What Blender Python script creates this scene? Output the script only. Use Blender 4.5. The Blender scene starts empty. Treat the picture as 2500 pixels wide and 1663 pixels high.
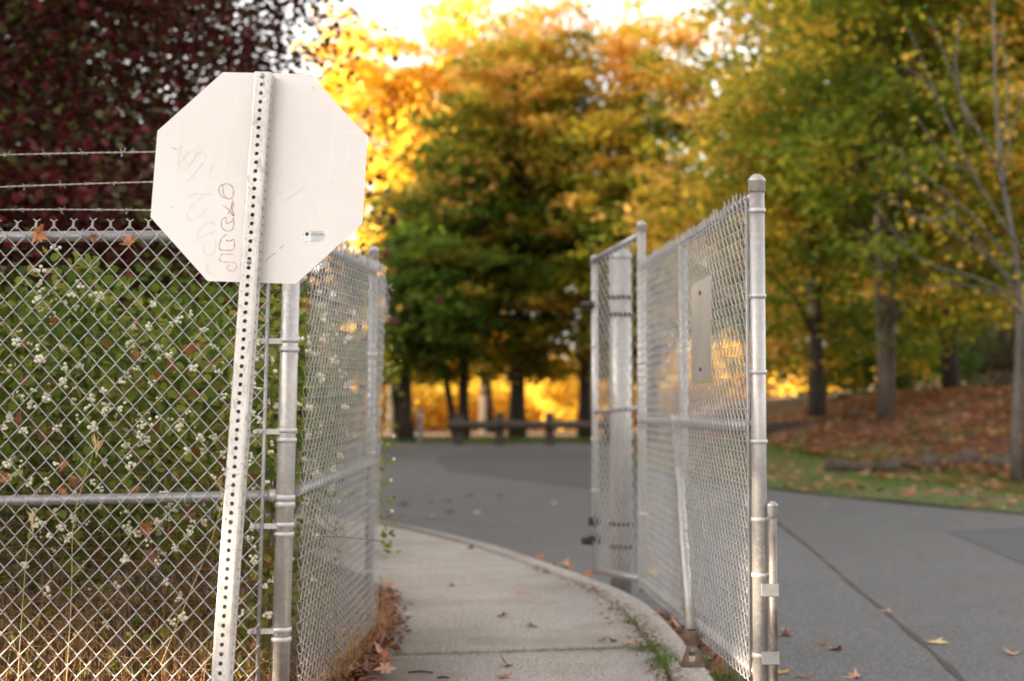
import bpy, math, random
import numpy as np
from mathutils import Vector, Matrix
random.seed(7); rng = np.random.default_rng(11)
C = bpy.context.scene.collection
SC = bpy.context.scene
R = math.radians

# ------------------------------------------------------------------ camera, sky, sun, exposure
F = 3472.0; HC = 1.15; PITCH = math.atan((996 - 831.5) / F)
cd = bpy.data.cameras.new('camera'); cam = bpy.data.objects.new('camera', cd); C.objects.link(cam)
cam.location = (0, 0, HC); cam.rotation_euler = (math.pi / 2 + PITCH, 0, 0)
cd.lens = 50; cd.sensor_width = 36; cd.clip_start = 0.05; cd.clip_end = 2000
cd.dof.use_dof = True; cd.dof.focus_distance = 4.55; cd.dof.aperture_fstop = 2.1
SC.camera = cam
SUN_EL = R(7); SUN_B = R(14)                      # low sun: left of the view and a little behind it
to_sun = Vector((-math.cos(SUN_EL) * math.cos(SUN_B), -math.cos(SUN_EL) * math.sin(SUN_B), math.sin(SUN_EL)))
w = bpy.data.worlds.new('World'); SC.world = w; w.use_nodes = True
nt = w.node_tree; nt.nodes.clear()
sky = nt.nodes.new('ShaderNodeTexSky'); sky.sky_type = 'NISHITA'; sky.sun_disc = False
sky.sun_elevation = SUN_EL; sky.sun_rotation = math.atan2(to_sun.x, to_sun.y)
sky.air_density = 1.0; sky.dust_density = 3.0; sky.ozone_density = 1.0
bw = nt.nodes.new('ShaderNodeRGBToBW'); mul = nt.nodes.new('ShaderNodeMix'); mul.data_type = 'RGBA'; mul.blend_type = 'MULTIPLY'
mul.inputs[0].default_value = 1; mul.inputs[7].default_value = (1.0, 0.945, 0.905, 1)
mx = nt.nodes.new('ShaderNodeMix'); mx.data_type = 'RGBA'; mx.inputs[0].default_value = 0.88
bg = nt.nodes.new('ShaderNodeBackground'); bg.inputs[1].default_value = 0.15
wo = nt.nodes.new('ShaderNodeOutputWorld')
L = nt.links.new
L(sky.outputs[0], bw.inputs[0]); L(bw.outputs[0], mul.inputs[6]); L(sky.outputs[0], mx.inputs[6]); L(mul.outputs[2], mx.inputs[7])
L(mx.outputs[2], bg.inputs[0]); L(bg.outputs[0], wo.inputs[0])
sd = bpy.data.lights.new('sun', 'SUN'); sd.energy = 4.5; sd.angle = R(0.6); sd.color = (1.0, 0.82, 0.58)
so = bpy.data.objects.new('sun', sd); C.objects.link(so); so.rotation_euler = to_sun.to_track_quat('Z', 'Y').to_euler()
so.location = (-20, -8, 20)
vs = SC.view_settings; vs.view_transform = 'Standard'; vs.look = 'None'; vs.gamma = 1; vs.use_curve_mapping = False
vs.exposure = 3.08
SC.cycles.use_denoising = True; SC.cycles.max_bounces = 8; SC.cycles.transparent_max_bounces = 12
SC.cycles.caustics_reflective = False; SC.cycles.caustics_refractive = False

# ------------------------------------------------------------------ helpers
def ray(px, py):
    u = (px - 1250) / F; v = -(py - 831.5) / F
    return Vector((u, math.cos(PITCH) - v * math.sin(PITCH), math.sin(PITCH) + v * math.cos(PITCH)))
def at(px, py, Y):
    d = ray(px, py); return Vector((0, 0, HC)) + d * (Y / d.y)
def gp(px, py, z=0.0):
    d = ray(px, py); return Vector((0, 0, HC)) + d * ((z - HC) / d.z)
K = 2500 / 2357.0
def gd(dx, dy, z=0.0): return gp(dx * K, dy * K, z)

def link(name, me, parent=None, mat=None, loc=None):
    o = bpy.data.objects.new(name, me); C.objects.link(o)
    if mat is not None and me is not None and len(me.materials) == 0: me.materials.append(mat)
    if parent: o.parent = parent
    if loc is not None: o.location = loc
    return o
def tag(o, label=None, cat=None, group=None, kind=None):
    if label: o['label'] = label
    if cat: o['category'] = cat
    if group: o['group'] = group
    if kind: o['kind'] = kind
    return o
def empty(name, loc=(0, 0, 0), label=None, cat=None, group=None, kind=None):
    o = bpy.data.objects.new(name, None); C.objects.link(o); o.location = loc; o.empty_display_size = 0.1
    return tag(o, label, cat, group, kind)

def np_mesh(name, V, Fc, tint=None, smooth=False):
    V = np.asarray(V, np.float32).reshape(-1, 3); Fc = np.asarray(Fc, np.int32)
    me = bpy.data.meshes.new(name); n, k = Fc.shape
    me.vertices.add(len(V)); me.vertices.foreach_set('co', V.ravel())
    me.loops.add(n * k); me.loops.foreach_set('vertex_index', Fc.ravel())
    me.polygons.add(n); me.polygons.foreach_set('loop_start', np.arange(0, n * k, k, dtype=np.int32))
    if smooth: me.polygons.foreach_set('use_smooth', np.ones(n, bool))
    if tint is not None:
        a = me.attributes.new('tint', 'FLOAT', 'FACE'); a.data.foreach_set('value', np.asarray(tint, np.float32))
    me.update(calc_edges=True)
    return me

def tubes(P, r, sides=6, ref=(0, 0, 1)):
    """P (m,n,3) paths, r scalar / (n,) / (m,n); returns verts, quads"""
    P = np.asarray(P, float); m, n, _ = P.shape
    T = np.empty_like(P); T[:, 1:-1] = P[:, 2:] - P[:, :-2]; T[:, 0] = P[:, 1] - P[:, 0]; T[:, -1] = P[:, -1] - P[:, -2]
    T /= np.linalg.norm(T, axis=2, keepdims=True) + 1e-12
    ref = np.asarray(ref, float)
    A = np.cross(T, ref); A /= np.linalg.norm(A, axis=2, keepdims=True) + 1e-12
    B = np.cross(T, A)
    r = np.broadcast_to(np.asarray(r, float), (m, n))
    th = np.arange(sides) * 2 * np.pi / sides
    V = P[:, :, None] + (A[:, :, None] * np.cos(th)[None, None, :, None] + B[:, :, None] * np.sin(th)[None, None, :, None]) * r[:, :, None, None]
    idx = np.arange(m * n * sides).reshape(m, n, sides)
    a = idx[:, :-1]; b = idx[:, 1:]
    Q = np.stack([a, np.roll(a, -1, 2), np.roll(b, -1, 2), b], -1).reshape(-1, 4)
    return V.reshape(-1, 3), Q

class MB:
    """collects shapes, builds ONE mesh object"""
    def __init__(s): s.v = []; s.f = []; s.n = 0; s.sm = []
    def add(s, V, Fc, smooth=False):
        s.v.extend([tuple(map(float, p)) for p in V]); s.f.extend([tuple(int(i) + s.n for i in f) for f in Fc]); s.sm.extend([smooth] * len(Fc)); s.n = len(s.v); return s
    def box(s, c, d, M=None):
        hx, hy, hz = d[0] / 2, d[1] / 2, d[2] / 2
        V = [Vector((x, y, z)) for z in (-hz, hz) for y in (-hy, hy) for x in (-hx, hx)]
        if M is not None: V = [M @ p for p in V]
        V = [p + Vector(c) for p in V]
        return s.add(V, [(0, 2, 3, 1), (4, 5, 7, 6), (0, 1, 5, 4), (2, 6, 7, 3), (0, 4, 6, 2), (1, 3, 7, 5)])
    def pipe(s, pts, r, sides=10, cap=True):
        pts = [Vector(p) for p in pts]; n = len(pts); rr = r if isinstance(r, (list, tuple)) else [r] * n
        V = []; d0 = (pts[-1] - pts[0]).normalized()
        ref = Vector((1, 0, 0)) if abs(d0.z) > 0.7 else Vector((0, 0, 1))
        for i, p in enumerate(pts):
            t = (pts[min(i + 1, n - 1)] - pts[max(i - 1, 0)]).normalized()
            if abs(t.dot(ref)) > .98: t2 = d0
            else: t2 = t
            a = t2.cross(ref).normalized(); b = t2.cross(a)
            for k in range(sides):
                q = 2 * math.pi * k / sides; V.append(p + (a * math.cos(q) + b * math.sin(q)) * rr[i])
        Fc = [(i * sides + k, i * sides + (k + 1) % sides, (i + 1) * sides + (k + 1) % sides, (i + 1) * sides + k) for i in range(n - 1) for k in range(sides)]
        s.add(V, Fc, True)
        if cap:
            b0 = s.n - n * sides
            s.f.append(tuple(b0 + k for k in range(sides))[::-1]); s.sm.append(False)
            s.f.append(tuple(b0 + (n - 1) * sides + k for k in range(sides))); s.sm.append(False)
        return s
    def lathe(s, c, prof, sides=20):
        c = Vector(c); n = len(prof)
        V = [c + Vector((r * math.cos(2 * math.pi * k / sides), r * math.sin(2 * math.pi * k / sides), z)) for r, z in prof for k in range(sides)]
        Fc = [(i * sides + k, i * sides + (k + 1) % sides, (i + 1) * sides + (k + 1) % sides, (i + 1) * sides + k) for i in range(n - 1) for k in range(sides)]
        return s.add(V, Fc, True)
    def build(s, name, mat, parent=None, off=None):
        me = bpy.data.meshes.new(name)
        vv = s.v if off is None else [(p[0] - off[0], p[1] - off[1], p[2] - off[2]) for p in s.v]
        me.from_pydata(vv, [], s.f); me.polygons.foreach_set('use_smooth', s.sm); me.update()
        return link(name, me, parent, mat)

# ------------------------------------------------------------------ materials
def nodes(m):
    m.use_nodes = True; t = m.node_tree
    return t, t.nodes, t.links.new, t.nodes['Principled BSDF']
def noise(N, Lk, scale, detail=4, rough=.6, src='Object', stretch=None):
    tc = N.new('ShaderNodeTexCoord'); n = N.new('ShaderNodeTexNoise'); n.inputs['Scale'].default_value = scale
    n.inputs['Detail'].default_value = detail; n.inputs['Roughness'].default_value = rough
    if stretch:
        mp = N.new('ShaderNodeMapping'); mp.inputs['Scale'].default_value = stretch
        Lk(tc.outputs[src], mp.inputs[0]); Lk(mp.outputs[0], n.inputs['Vector'])
    else: Lk(tc.outputs[src], n.inputs['Vector'])
    return n
def ramp(N, stops):
    r = N.new('ShaderNodeValToRGB'); e = r.color_ramp.elements
    while len(e) < len(stops): e.new(0.5)
    for el, (p, c) in zip(e, stops): el.position = p; el.color = (c[0], c[1], c[2], 1)
    return r
def mixc(N, Lk, fac, a, b, mode='MIX'):
    m = N.new('ShaderNodeMix'); m.data_type = 'RGBA'; m.blend_type = mode
    for s, v in ((0, fac), (6, a), (7, b)):
        if isinstance(v, (int, float)): m.inputs[s].default_value = v
        elif isinstance(v, tuple): m.inputs[s].default_value = (*v, 1)
        else: Lk(v, m.inputs[s])
    return m.outputs[2]
def bump(N, Lk, h, P, strength=.3, dist=.01):
    b = N.new('ShaderNodeBump'); b.inputs['Strength'].default_value = strength; b.inputs['Distance'].default_value = dist
    Lk(h, b.inputs['Height']); Lk(b.outputs[0], P.inputs['Normal'])
def mat(name, stops, scale=8, rough=.7, metal=0, detail=5, bmp=0, bdist=.01, stretch=None, spots=None, src='Object'):
    m = bpy.data.materials.new(name); t, N, Lk, P = nodes(m)
    n = noise(N, Lk, scale, detail, .65, src, stretch); r = ramp(N, stops); Lk(n.outputs['Fac'], r.inputs[0]); col = r.outputs[0]
    if spots:
        for sc, lo, hi, c, st in spots:
            n2 = noise(N, Lk, sc, 4, .65, src, st); r2 = ramp(N, [(lo, (0, 0, 0)), (hi, (1, 1, 1))]); Lk(n2.outputs['Fac'], r2.inputs[0])
            col = mixc(N, Lk, r2.outputs[0], col, c)
    Lk(col, P.inputs['Base Color']); P.inputs['Roughness'].default_value = rough; P.inputs['Metallic'].default_value = metal
    if bmp: bump(N, Lk, n.outputs['Fac'], P, bmp, bdist)
    return m
def leafmat(name, stops, trans=.45, rough=.55, spec=.3, tboost=1.6):
    m = bpy.data.materials.new(name); t, N, Lk, P = nodes(m)
    a = N.new('ShaderNodeAttribute'); a.attribute_name = 'tint'; r = ramp(N, stops); Lk(a.outputs['Fac'], r.inputs[0])
    Lk(r.outputs[0], P.inputs['Base Color']); P.inputs['Roughness'].default_value = rough; P.inputs['Specular IOR Level'].default_value = spec
    tr = N.new('ShaderNodeBsdfTranslucent'); b = N.new('ShaderNodeVectorMath'); b.operation = 'SCALE'; b.inputs['Scale'].default_value = tboost
    Lk(r.outputs[0], b.inputs[0]); Lk(b.outputs[0], tr.inputs[0])
    ms = N.new('ShaderNodeMixShader'); ms.inputs[0].default_value = trans
    Lk(P.outputs[0], ms.inputs[1]); Lk(tr.outputs[0], ms.inputs[2]); Lk(ms.outputs[0], N['Material Output'].inputs[0])
    return m
def g3(v): return (v, v, v)

M = {}
M['galv'] = mat('galvanized_steel', [(.3, (.27, .265, .275)), (.7, (.43, .415, .42))], 14, .42, .45, bmp=.05, spots=[(45, .50, .60, (.33, .325, .335), None), (10, .58, .70, (.24, .22, .215), None), (30, .64, .72, (.25, .17, .12), None)])
M['galvpost'] = mat('galvanized_post', [(.3, (.36, .345, .335)), (.7, (.50, .475, .455))], 9, .38, .45, stretch=(1, 1, .25), spots=[(50, .50, .60, (.50, .475, .455), None), (6, .54, .70, (.34, .29, .245), (1, 1, .3)), (18, .62, .70, (.55, .53, .51), (1, 1, .3)), (40, .66, .73, (.20, .13, .09), None)])
M['wire'] = mat('galvanized_wire', [(.3, (.36, .345, .335)), (.7, (.54, .515, .495))], 10, .55, .2)
M['wirerust'] = mat('weathered_wire', [(.3, (.34, .30, .28)), (.7, (.56, .52, .50))], 7, .5, .35)
M['band'] = mat('band_steel', [(.3, (.42, .40, .395)), (.7, (.56, .535, .52))], 20, .4, .35)
M['darkpipe'] = mat('stained_pipe', [(.35, (.05, .04, .035)), (.62, (.32, .28, .25))], 7, .55, .3, stretch=(1, 1, .6))
M['blackiron'] = mat('black_iron', [(.3, (.02, .02, .02)), (.7, (.06, .05, .05))], 20, .6, .4)
M['rust'] = mat('rusty_iron', [(.3, (.09, .05, .035)), (.7, (.24, .16, .12))], 18, .8, .1)
M['sign'] = mat('sign_back', [(.3, (.645, .598, .565)), (.7, (.705, .660, .628))], 2.2, .36, .15, stretch=(1, 1, 1),
                spots=[(90, .58, .75, (.73, .67, .635), (1, 1, .06)), (90, .60, .78, (.74, .68, .645), (.06, 1, 1)), (5, .60, .74, (.70, .645, .605), None), (7, .60, .75, (.70, .65, .615), (1, 1, .12)), (26, .68, .75, (.56, .49, .43), None), (110, .70, .74, (.42, .36, .31), None)])
M['signpost'] = mat('perforated_post', [(.3, (.52, .49, .455)), (.7, (.67, .635, .595))], 8, .38, .3,
                    spots=[(55, .54, .66, (.40, .355, .31), (1, 1, .5)), (16, .56, .70, (.46, .41, .355), (1, 1, .35)), (120, .60, .68, (.22, .18, .15), None)])
M['marker'] = mat('marker_ink', [(.3, (.30, .24, .21)), (.7, (.55, .47, .42))], 40, .6)
M['markertan'] = mat('faded_marker', [(.3, (.50, .38, .33)), (.7, (.66, .55, .49))], 30, .6)
M['markerfaint'] = mat('ghost_marker', [(.3, (.66, .595, .545)), (.7, (.70, .645, .60))], 20, .6)
M['pinkink'] = mat('pink_ink', [(.3, (.62, .36, .40)), (.7, (.70, .48, .50))], 30, .6)
M['ink'] = mat('black_print', [(.3, (.03, .03, .03)), (.7, (.06, .06, .06))], 30, .6)
M['sticker'] = mat('sticker_paper', [(.3, (.82, .80, .79)), (.7, (.86, .84, .83))], 30, .5)
M['plate'] = mat('bare_aluminium', [(.3, (.47, .44, .41)), (.7, (.60, .565, .53))], 5, .30, .35, stretch=(1, 1, .5))
M['asphalt'] = mat('asphalt', [(.3, (.086, .088, .091)), (.7, (.116, .118, .121))], 1.1, .68, 0, 8, .0, spots=[(.35, .45, .7, (.092, .090, .091), None), (2.3, .60, .70, (.060, .057, .056), None), (80, .52, .60, (.22, .215, .21), None), (60, .54, .62, (.036, .035, .036), None), (5, .66, .72, (.055, .05, .048), None)])
M['patch'] = mat('asphalt_patch', [(.3, (.066, .067, .070)), (.7, (.088, .089, .092))], 1.6, .8, 0, 8, spots=[(70, .55, .66, (.12, .12, .12), None)])
M['patch2'] = mat('asphalt_worn', [(.3, (.090, .091, .093)), (.7, (.118, .119, .120))], 1.3, .75, 0, 8, spots=[(2.0, .58, .72, (.080, .078, .077), None), (78, .52, .60, (.24, .24, .236), None), (60, .54, .62, (.042, .042, .042), None)])
M['tar'] = mat('tar_seam', [(.3, (.040, .037, .036)), (.7, (.062, .058, .056))], 20, .7)
M['concrete'] = mat('concrete', [(.3, (.30, .265, .235)), (.7, (.40, .36, .325))], 1.8, .85, 0, 8, .15, .004,
                    spots=[(2.2, .55, .72, (.26, .225, .195), None), (7, .62, .72, (.22, .19, .16), None), (75, .51, .58, (.54, .50, .455), None), (60, .54, .61, (.15, .125, .105), None), (14, .66, .71, (.13, .11, .09), None), (1.1, .52, .66, (.30, .26, .225), None)])
M['soil'] = mat('soil', [(.3, (.05, .032, .02)), (.7, (.11, .07, .045))], 6, .95, 0, 8, .5, .03)
M['turf'] = mat('turf', [(.35, (.035, .065, .012)), (.65, (.07, .10, .02))], 3, .95, 0, 8, .6, .03, spots=[(.8, .38, .54, (.11, .046, .024), None), (9, .52, .62, (.22, .095, .045), None)])
M['bark'] = mat('bark', [(.35, (.030, .022, .016)), (.65, (.075, .055, .042))], 9, .95, 0, 7, .8, .03, stretch=(1, 1, .2))
M['barklight'] = mat('pale_bark', [(.35, (.065, .048, .037)), (.65, (.125, .098, .078))], 10, .95, 0, 7, .8, .03, stretch=(1, 1, .2))
M['barkgrey'] = mat('grey_bark', [(.35, (.085, .073, .064)), (.65, (.16, .142, .128))], 12, .9, 0, 7, .6, .02, stretch=(1, 1, .3), spots=[(14, .58, .68, (.08, .07, .06), None)])
M['twig'] = mat('twig', [(.3, (.07, .045, .03)), (.7, (.16, .10, .065))], 20, .9)
M['straw'] = leafmat('straw', [(0, (.20, .095, .045)), (.5, (.40, .235, .105)), (1, (.56, .40, .20))], .3, .7, .2)
M['grass'] = leafmat('grass', [(0, (.065, .13, .016)), (.7, (.125, .20, .026)), (1, (.26, .22, .07))], .35, .6, .3)
M['berry'] = mat('snowberry', [(.3, (.86, .79, .60)), (.7, (.90, .86, .70))], 40, .35, 0, spots=[(90, .68, .74, (.35, .2, .1), None)])
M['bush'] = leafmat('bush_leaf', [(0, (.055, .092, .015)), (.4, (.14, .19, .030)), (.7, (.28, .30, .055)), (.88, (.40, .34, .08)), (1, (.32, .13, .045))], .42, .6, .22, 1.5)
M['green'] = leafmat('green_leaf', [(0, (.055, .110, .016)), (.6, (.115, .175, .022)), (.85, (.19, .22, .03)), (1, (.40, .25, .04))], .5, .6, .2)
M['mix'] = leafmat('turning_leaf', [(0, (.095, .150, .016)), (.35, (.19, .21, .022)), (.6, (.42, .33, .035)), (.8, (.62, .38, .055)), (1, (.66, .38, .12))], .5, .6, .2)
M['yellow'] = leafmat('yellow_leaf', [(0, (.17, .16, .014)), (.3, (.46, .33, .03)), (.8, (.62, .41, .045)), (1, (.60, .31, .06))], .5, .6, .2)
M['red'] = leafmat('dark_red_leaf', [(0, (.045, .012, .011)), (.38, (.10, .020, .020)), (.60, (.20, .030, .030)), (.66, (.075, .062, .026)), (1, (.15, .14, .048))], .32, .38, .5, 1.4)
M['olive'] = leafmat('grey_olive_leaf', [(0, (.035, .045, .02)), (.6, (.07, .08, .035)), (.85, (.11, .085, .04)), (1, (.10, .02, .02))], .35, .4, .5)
M['brush'] = leafmat('pale_brush', [(0, (.07, .07, .035)), (.6, (.13, .12, .065)), (1, (.2, .17, .10))], .35)
M['timber'] = mat('weathered_timber', [(.3, (.07, .052, .042)), (.7, (.13, .10, .082))], 6, .9, 0, 6, .5, .02, stretch=(.3, 1, 1))
M['rock'] = mat('rock', [(.3, (.05, .036, .027)), (.7, (.12, .085, .062))], 4, .95, 0, 8, .8, .05)
M['greypost'] = mat('grey_paint', [(.3, (.17, .17, .18)), (.7, (.23, .23, .24))], 8, .6)
for nm, st in (('leafbrown', [(.3, (.13, .045, .022)), (.7, (.26, .10, .05))]), ('leafrust', [(.3, (.28, .09, .03)), (.7, (.44, .17, .06))]),
               ('leafpink', [(.3, (.36, .18, .11)), (.7, (.52, .30, .20))]), ('leafgold', [(.3, (.46, .22, .04)), (.7, (.62, .36, .08))]), ('leafpale', [(.3, (.55, .40, .17)), (.7, (.68, .54, .28))])):
    M[nm] = mat(nm + '_blade', st, 30, .6, 0, 4)

# ------------------------------------------------------------------ ground, road, sidewalk
RZ = -0.09
def curve_pts(P, n):
    P = np.array(P, float); t = np.r_[0, np.cumsum(np.linalg.norm(np.diff(P, axis=0), axis=1))]
    # Catmull-Rom resample
    Q = np.vstack([2 * P[0] - P[1], P, 2 * P[-1] - P[-2]]); out = []
    for s in np.linspace(0, t[-1], n):
        i = min(np.searchsorted(t, s, 'right') - 1, len(P) - 2); f = (s - t[i]) / (t[i + 1] - t[i])
        a, b, c, d = Q[i:i + 4]
        out.append(.5 * (2 * b + (c - a) * f + (2 * a - 5 * b + 4 * c - d) * f * f + (3 * b - a - 3 * c + d) * f ** 3))
    return np.array(out)
def sstep(x): x = np.clip(x, 0, 1); return x * x * (3 - 2 * x)
def bank(x, y):
    return .55 * np.exp(-((x - 6.2) / 1.8) ** 2 - ((y - 34) / 4.0) ** 2) + 1.7 * sstep((x - 4.3) / 8 * np.clip((y - 19) / 12, 0, 1)) + 2.5 * sstep((x - 13) / 25) * np.clip((y - 15) / 15, 0, 1)
EDGE = [(16, 1.5), (9.6, 9.5), (5.95, 16.6), (3.95, 21.8), (2.75, 28), (2.6, 38), (3.6, 47), (2.5, 50.3), (-6, 51.0), (-30, 52)]
ec = curve_pts(EDGE, 60)

def ground_z(x, y):
    return RZ - .012 + bank(x, y)
xs = np.r_[np.linspace(-400, -45, 12), np.linspace(-40, 40, 121), np.linspace(45, 400, 12)]; ys = np.r_[np.linspace(-120, -8, 10), np.linspace(-5, 75, 121), np.linspace(80, 900, 18)]
X, Y = np.meshgrid(xs, ys)
inside_road = np.zeros(X.shape)
Z = ground_z(X, Y) - .03 + .03 * np.sin(X * 3.1 + Y) * np.sin(Y * 2.3) * (X > 4)
# keep the sheet well under the asphalt
rp = np.vstack([ec, [(-30, -30), (16, -30)]])
def in_poly(x, y, P):
    r = np.zeros(np.shape(x), bool); n = len(P); j = n - 1
    for i in range(n):
        xi, yi = P[i]; xj, yj = P[j]
        cnd = ((yi > y) != (yj > y)) & (x < (xj - xi) * (y - yi) / ((yj - yi) + 1e-12) + xi); r ^= cnd; j = i
    return r
Z = np.where(in_poly(X, Y, rp), np.minimum(Z, RZ - .06), Z)
nx, ny = len(xs), len(ys); idx = np.arange(nx * ny).reshape(ny, nx)
Q = np.stack([idx[:-1, :-1], idx[:-1, 1:], idx[1:, 1:], idx[1:, :-1]], -1).reshape(-1, 4)
tag(link('ground', np_mesh('ground', np.stack([X, Y, Z], -1), Q, smooth=True), None, M['turf']), kind='structure')

vx = np.linspace(0, 1, 14); vi = np.arange(2, 34)
et = np.gradient(ec, axis=0); et /= np.linalg.norm(et, axis=1, keepdims=True); en = np.stack([et[:, 1], -et[:, 0]], 1)
VP = ec[vi][:, None] - en[vi][:, None] * (-.25 - (4.2 * vx)[None, :, None] * -1) * -1 if False else ec[vi][:, None] + en[vi][:, None] * (-.02 + 3.6 * vx[None, :, None])
VZ = ground_z(VP[..., 0], VP[..., 1]) + .035 - .06 * vx[None] ** 3 + .012 * np.sin(VP[..., 0] * 7) * np.sin(VP[..., 1] * 5)
a_, b_ = VZ.shape; idv = np.arange(a_ * b_).reshape(a_, b_)
Qv = np.stack([idv[:-1, :-1], idv[1:, :-1], idv[1:, 1:], idv[:-1, 1:]], -1).reshape(-1, 4)
M['verge'] = mat('verge_turf', [(.35, (.045, .085, .012)), (.65, (.085, .125, .022))], 5, .95, 0, 8, .6, .03, spots=[(.9, .50, .62, (.19, .10, .05), None), (14, .57, .66, (.24, .11, .055), None)])
tag(link('verge', np_mesh('verge', np.concatenate([VP, VZ[..., None]], -1), Qv, smooth=True), None, M['verge']), kind='structure')
def sheet(name, pts, z, m, parent=None, thick=0.0):
    n = len(pts); V = [(p[0], p[1], z) for p in pts]; Fc = [tuple(range(n))]
    if thick:
        V += [(p[0], p[1], z - thick) for p in pts]; Fc += [(i, i + n, (i + 1) % n + n, (i + 1) % n) for i in range(n)]
    me = bpy.data.meshes.new(name); me.from_pydata(V, [], Fc); me.update()
    import bmesh
    b = bmesh.new(); b.from_mesh(me); bmesh.ops.triangulate(b, faces=[f for f in b.faces if len(f.verts) > 4]); bmesh.ops.recalc_face_normals(b, faces=b.faces)
    if not thick:
        for f in b.faces:
            if f.normal.z < 0: f.normal_flip()
    b.to_mesh(me); b.free()
    return link(name, me, parent, m)
road = tag(sheet('road', rp.tolist(), RZ, M['asphalt'], thick=.05), kind='structure')
def dpoly(P, z=RZ): return [gd(x, y, z)[:2] for x, y in P]
sheet('asphalt_patch', dpoly([(1000, 1058), (1030, 1046), (1120, 1036), (1368, 1040), (1700, 1078), (1700, 1130), (1368, 1128), (1150, 1100), (1040, 1088)]), RZ + .004, M['patch'], road)
sheet('asphalt_patch', dpoly([(2175, 1222), (2420, 1212), (2420, 1300), (2357, 1300), (2240, 1250)]), RZ + .004, M['patch'], road)
sheet('asphalt_patch', dpoly([(1760, 1190), (1860, 1262), (2040, 1412), (2150, 1505), (2230, 1580), (2330, 1700), (1700, 1700), (1640, 1560), (1490, 1340), (1560, 1260)]), RZ + .004, M['patch2'], road)
# the tar line between old and new asphalt
sp = np.array(dpoly([(1762, 1182), (1860, 1258), (1950, 1338), (2040, 1412), (2150, 1507), (2230, 1584), (2330, 1700)])); sp = curve_pts(sp, 40)
tg = np.gradient(sp, axis=0); tg /= np.linalg.norm(tg, axis=1, keepdims=True); nrm = np.stack([-tg[:, 1], tg[:, 0]], 1)
wd = (.014 + .007 * np.sin(np.arange(40) * 1.7) + .004 * np.sin(np.arange(40) * 4.1))[:, None]
a = sp + nrm * wd; b = sp - nrm * wd
V = np.vstack([np.c_[a, np.full(40, RZ + .008)], np.c_[b, np.full(40, RZ + .008)]])
Q = np.array([(i, i + 1, 41 + i, 40 + i) for i in range(39)])[:, ::-1]
link('tar_seam', np_mesh('tar_seam', V, Q), road, M['tar'])

# sidewalk: slabs and kerb pieces
outer = curve_pts([(.95, -4), (.93, 2), (.86, 5.4), (.865, 6.7), (.79, 8.5), (.47, 9.95), (-.35, 12.5), (-1.5, 14.8), (-4.2, 18.5), (-9, 23)], 240)
inner = curve_pts([(-.60, -4), (-.60, 2), (-.64, 5.4), (-.64, 7.1), (-.75, 8.6), (-1.0, 9.95), (-2.1, 12.4), (-3.8, 14.6), (-6.4, 17.4), (-11, 21.5)], 240)
KW = .17
to = np.gradient(outer, axis=0); to /= np.linalg.norm(to, axis=1, keepdims=True); no = np.stack([-to[:, 1], to[:, 0]], 1)
kin = outer + no * KW; kin2 = outer + no * (KW + .03)
walk = tag(empty('sidewalk'), kind='structure')
def station(yv): return int(np.argmin(np.abs(outer[:, 1] - yv)))
cuts = [0, station(0.2), station(2.1), station(4.0), station(5.35), station(6.86), station(10.6), station(13.9), station(17.2), 239]
for i0, i1 in zip(cuts[:-1], cuts[1:]):
    li = inner[i0:i1 + 1].copy(); ri = kin2[i0:i1 + 1].copy()
    if i1 < 239:
        e = (inner[i1 - 1] - inner[i1]); e /= np.linalg.norm(e); li[-1] += e * .014
        e = (outer[i1 - 1] - outer[i1]); e /= np.linalg.norm(e); ri[-1] += e * .014
    n = len(li)
    V = np.vstack([np.c_[li, np.zeros(n)], np.c_[ri, np.zeros(n)], np.c_[li, np.full(n, -.12)], np.c_[ri, np.full(n, -.12)]])
    Fq = [(n + k, n + k + 1, k + 1, k) for k in range(n - 1)] + [(k, k + 1, 2 * n + k + 1, 2 * n + k) for k in range(n - 1)] + [(n + k + 1, n + k, 3 * n + k, 3 * n + k + 1) for k in range(n - 1)] + [(0, n, 3 * n, 2 * n)[::-1], (n - 1, 2 * n - 1, 4 * n - 1, 3 * n - 1)]
    link('concrete_slab', np_mesh('concrete_slab', V, np.array(Fq)), walk, M['concrete'])
for i0 in range(0, 236, 20):
    i1 = min(i0 + 20, 239); lo = kin[i0:i1 + 1].copy(); ro = outer[i0:i1 + 1].copy(); n = len(lo)
    ro2 = ro + no[i0:i1 + 1] * .02
    lo[-1] = lo[-1] * .97 + lo[-2] * .03
    V = np.vstack([np.c_[lo, np.full(n, -.14)], np.c_[lo, np.full(n, .004)], np.c_[ro2, np.full(n, .003)], np.c_[ro, np.full(n, -.018)], np.c_[ro, np.full(n, -.16)]])
    Fq = [(j * n + k + 1, j * n + k, (j + 1) * n + k, (j + 1) * n + k + 1) for j in range(4) for k in range(n - 1)]
    link('kerb', np_mesh('kerb', V, np.array(Fq)), walk, M['concrete'])
# soil under the joints and beside the walk
tag(sheet('soil', [(-12, -6), (-.55, -6), (-.56, 5), (-.55, 7.2), (-.7, 8.8), (-1.0, 10.1), (-2.2, 12.6), (-4, 14.9), (-6.7, 17.8), (-12, 22)], -.03, M['soil'], thick=.03), kind='structure')
sheet('joint_soil', np.vstack([inner[:, :], kin[::-1] - no[::-1] * .02]).tolist(), -.035, M['soil'], walk)

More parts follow.
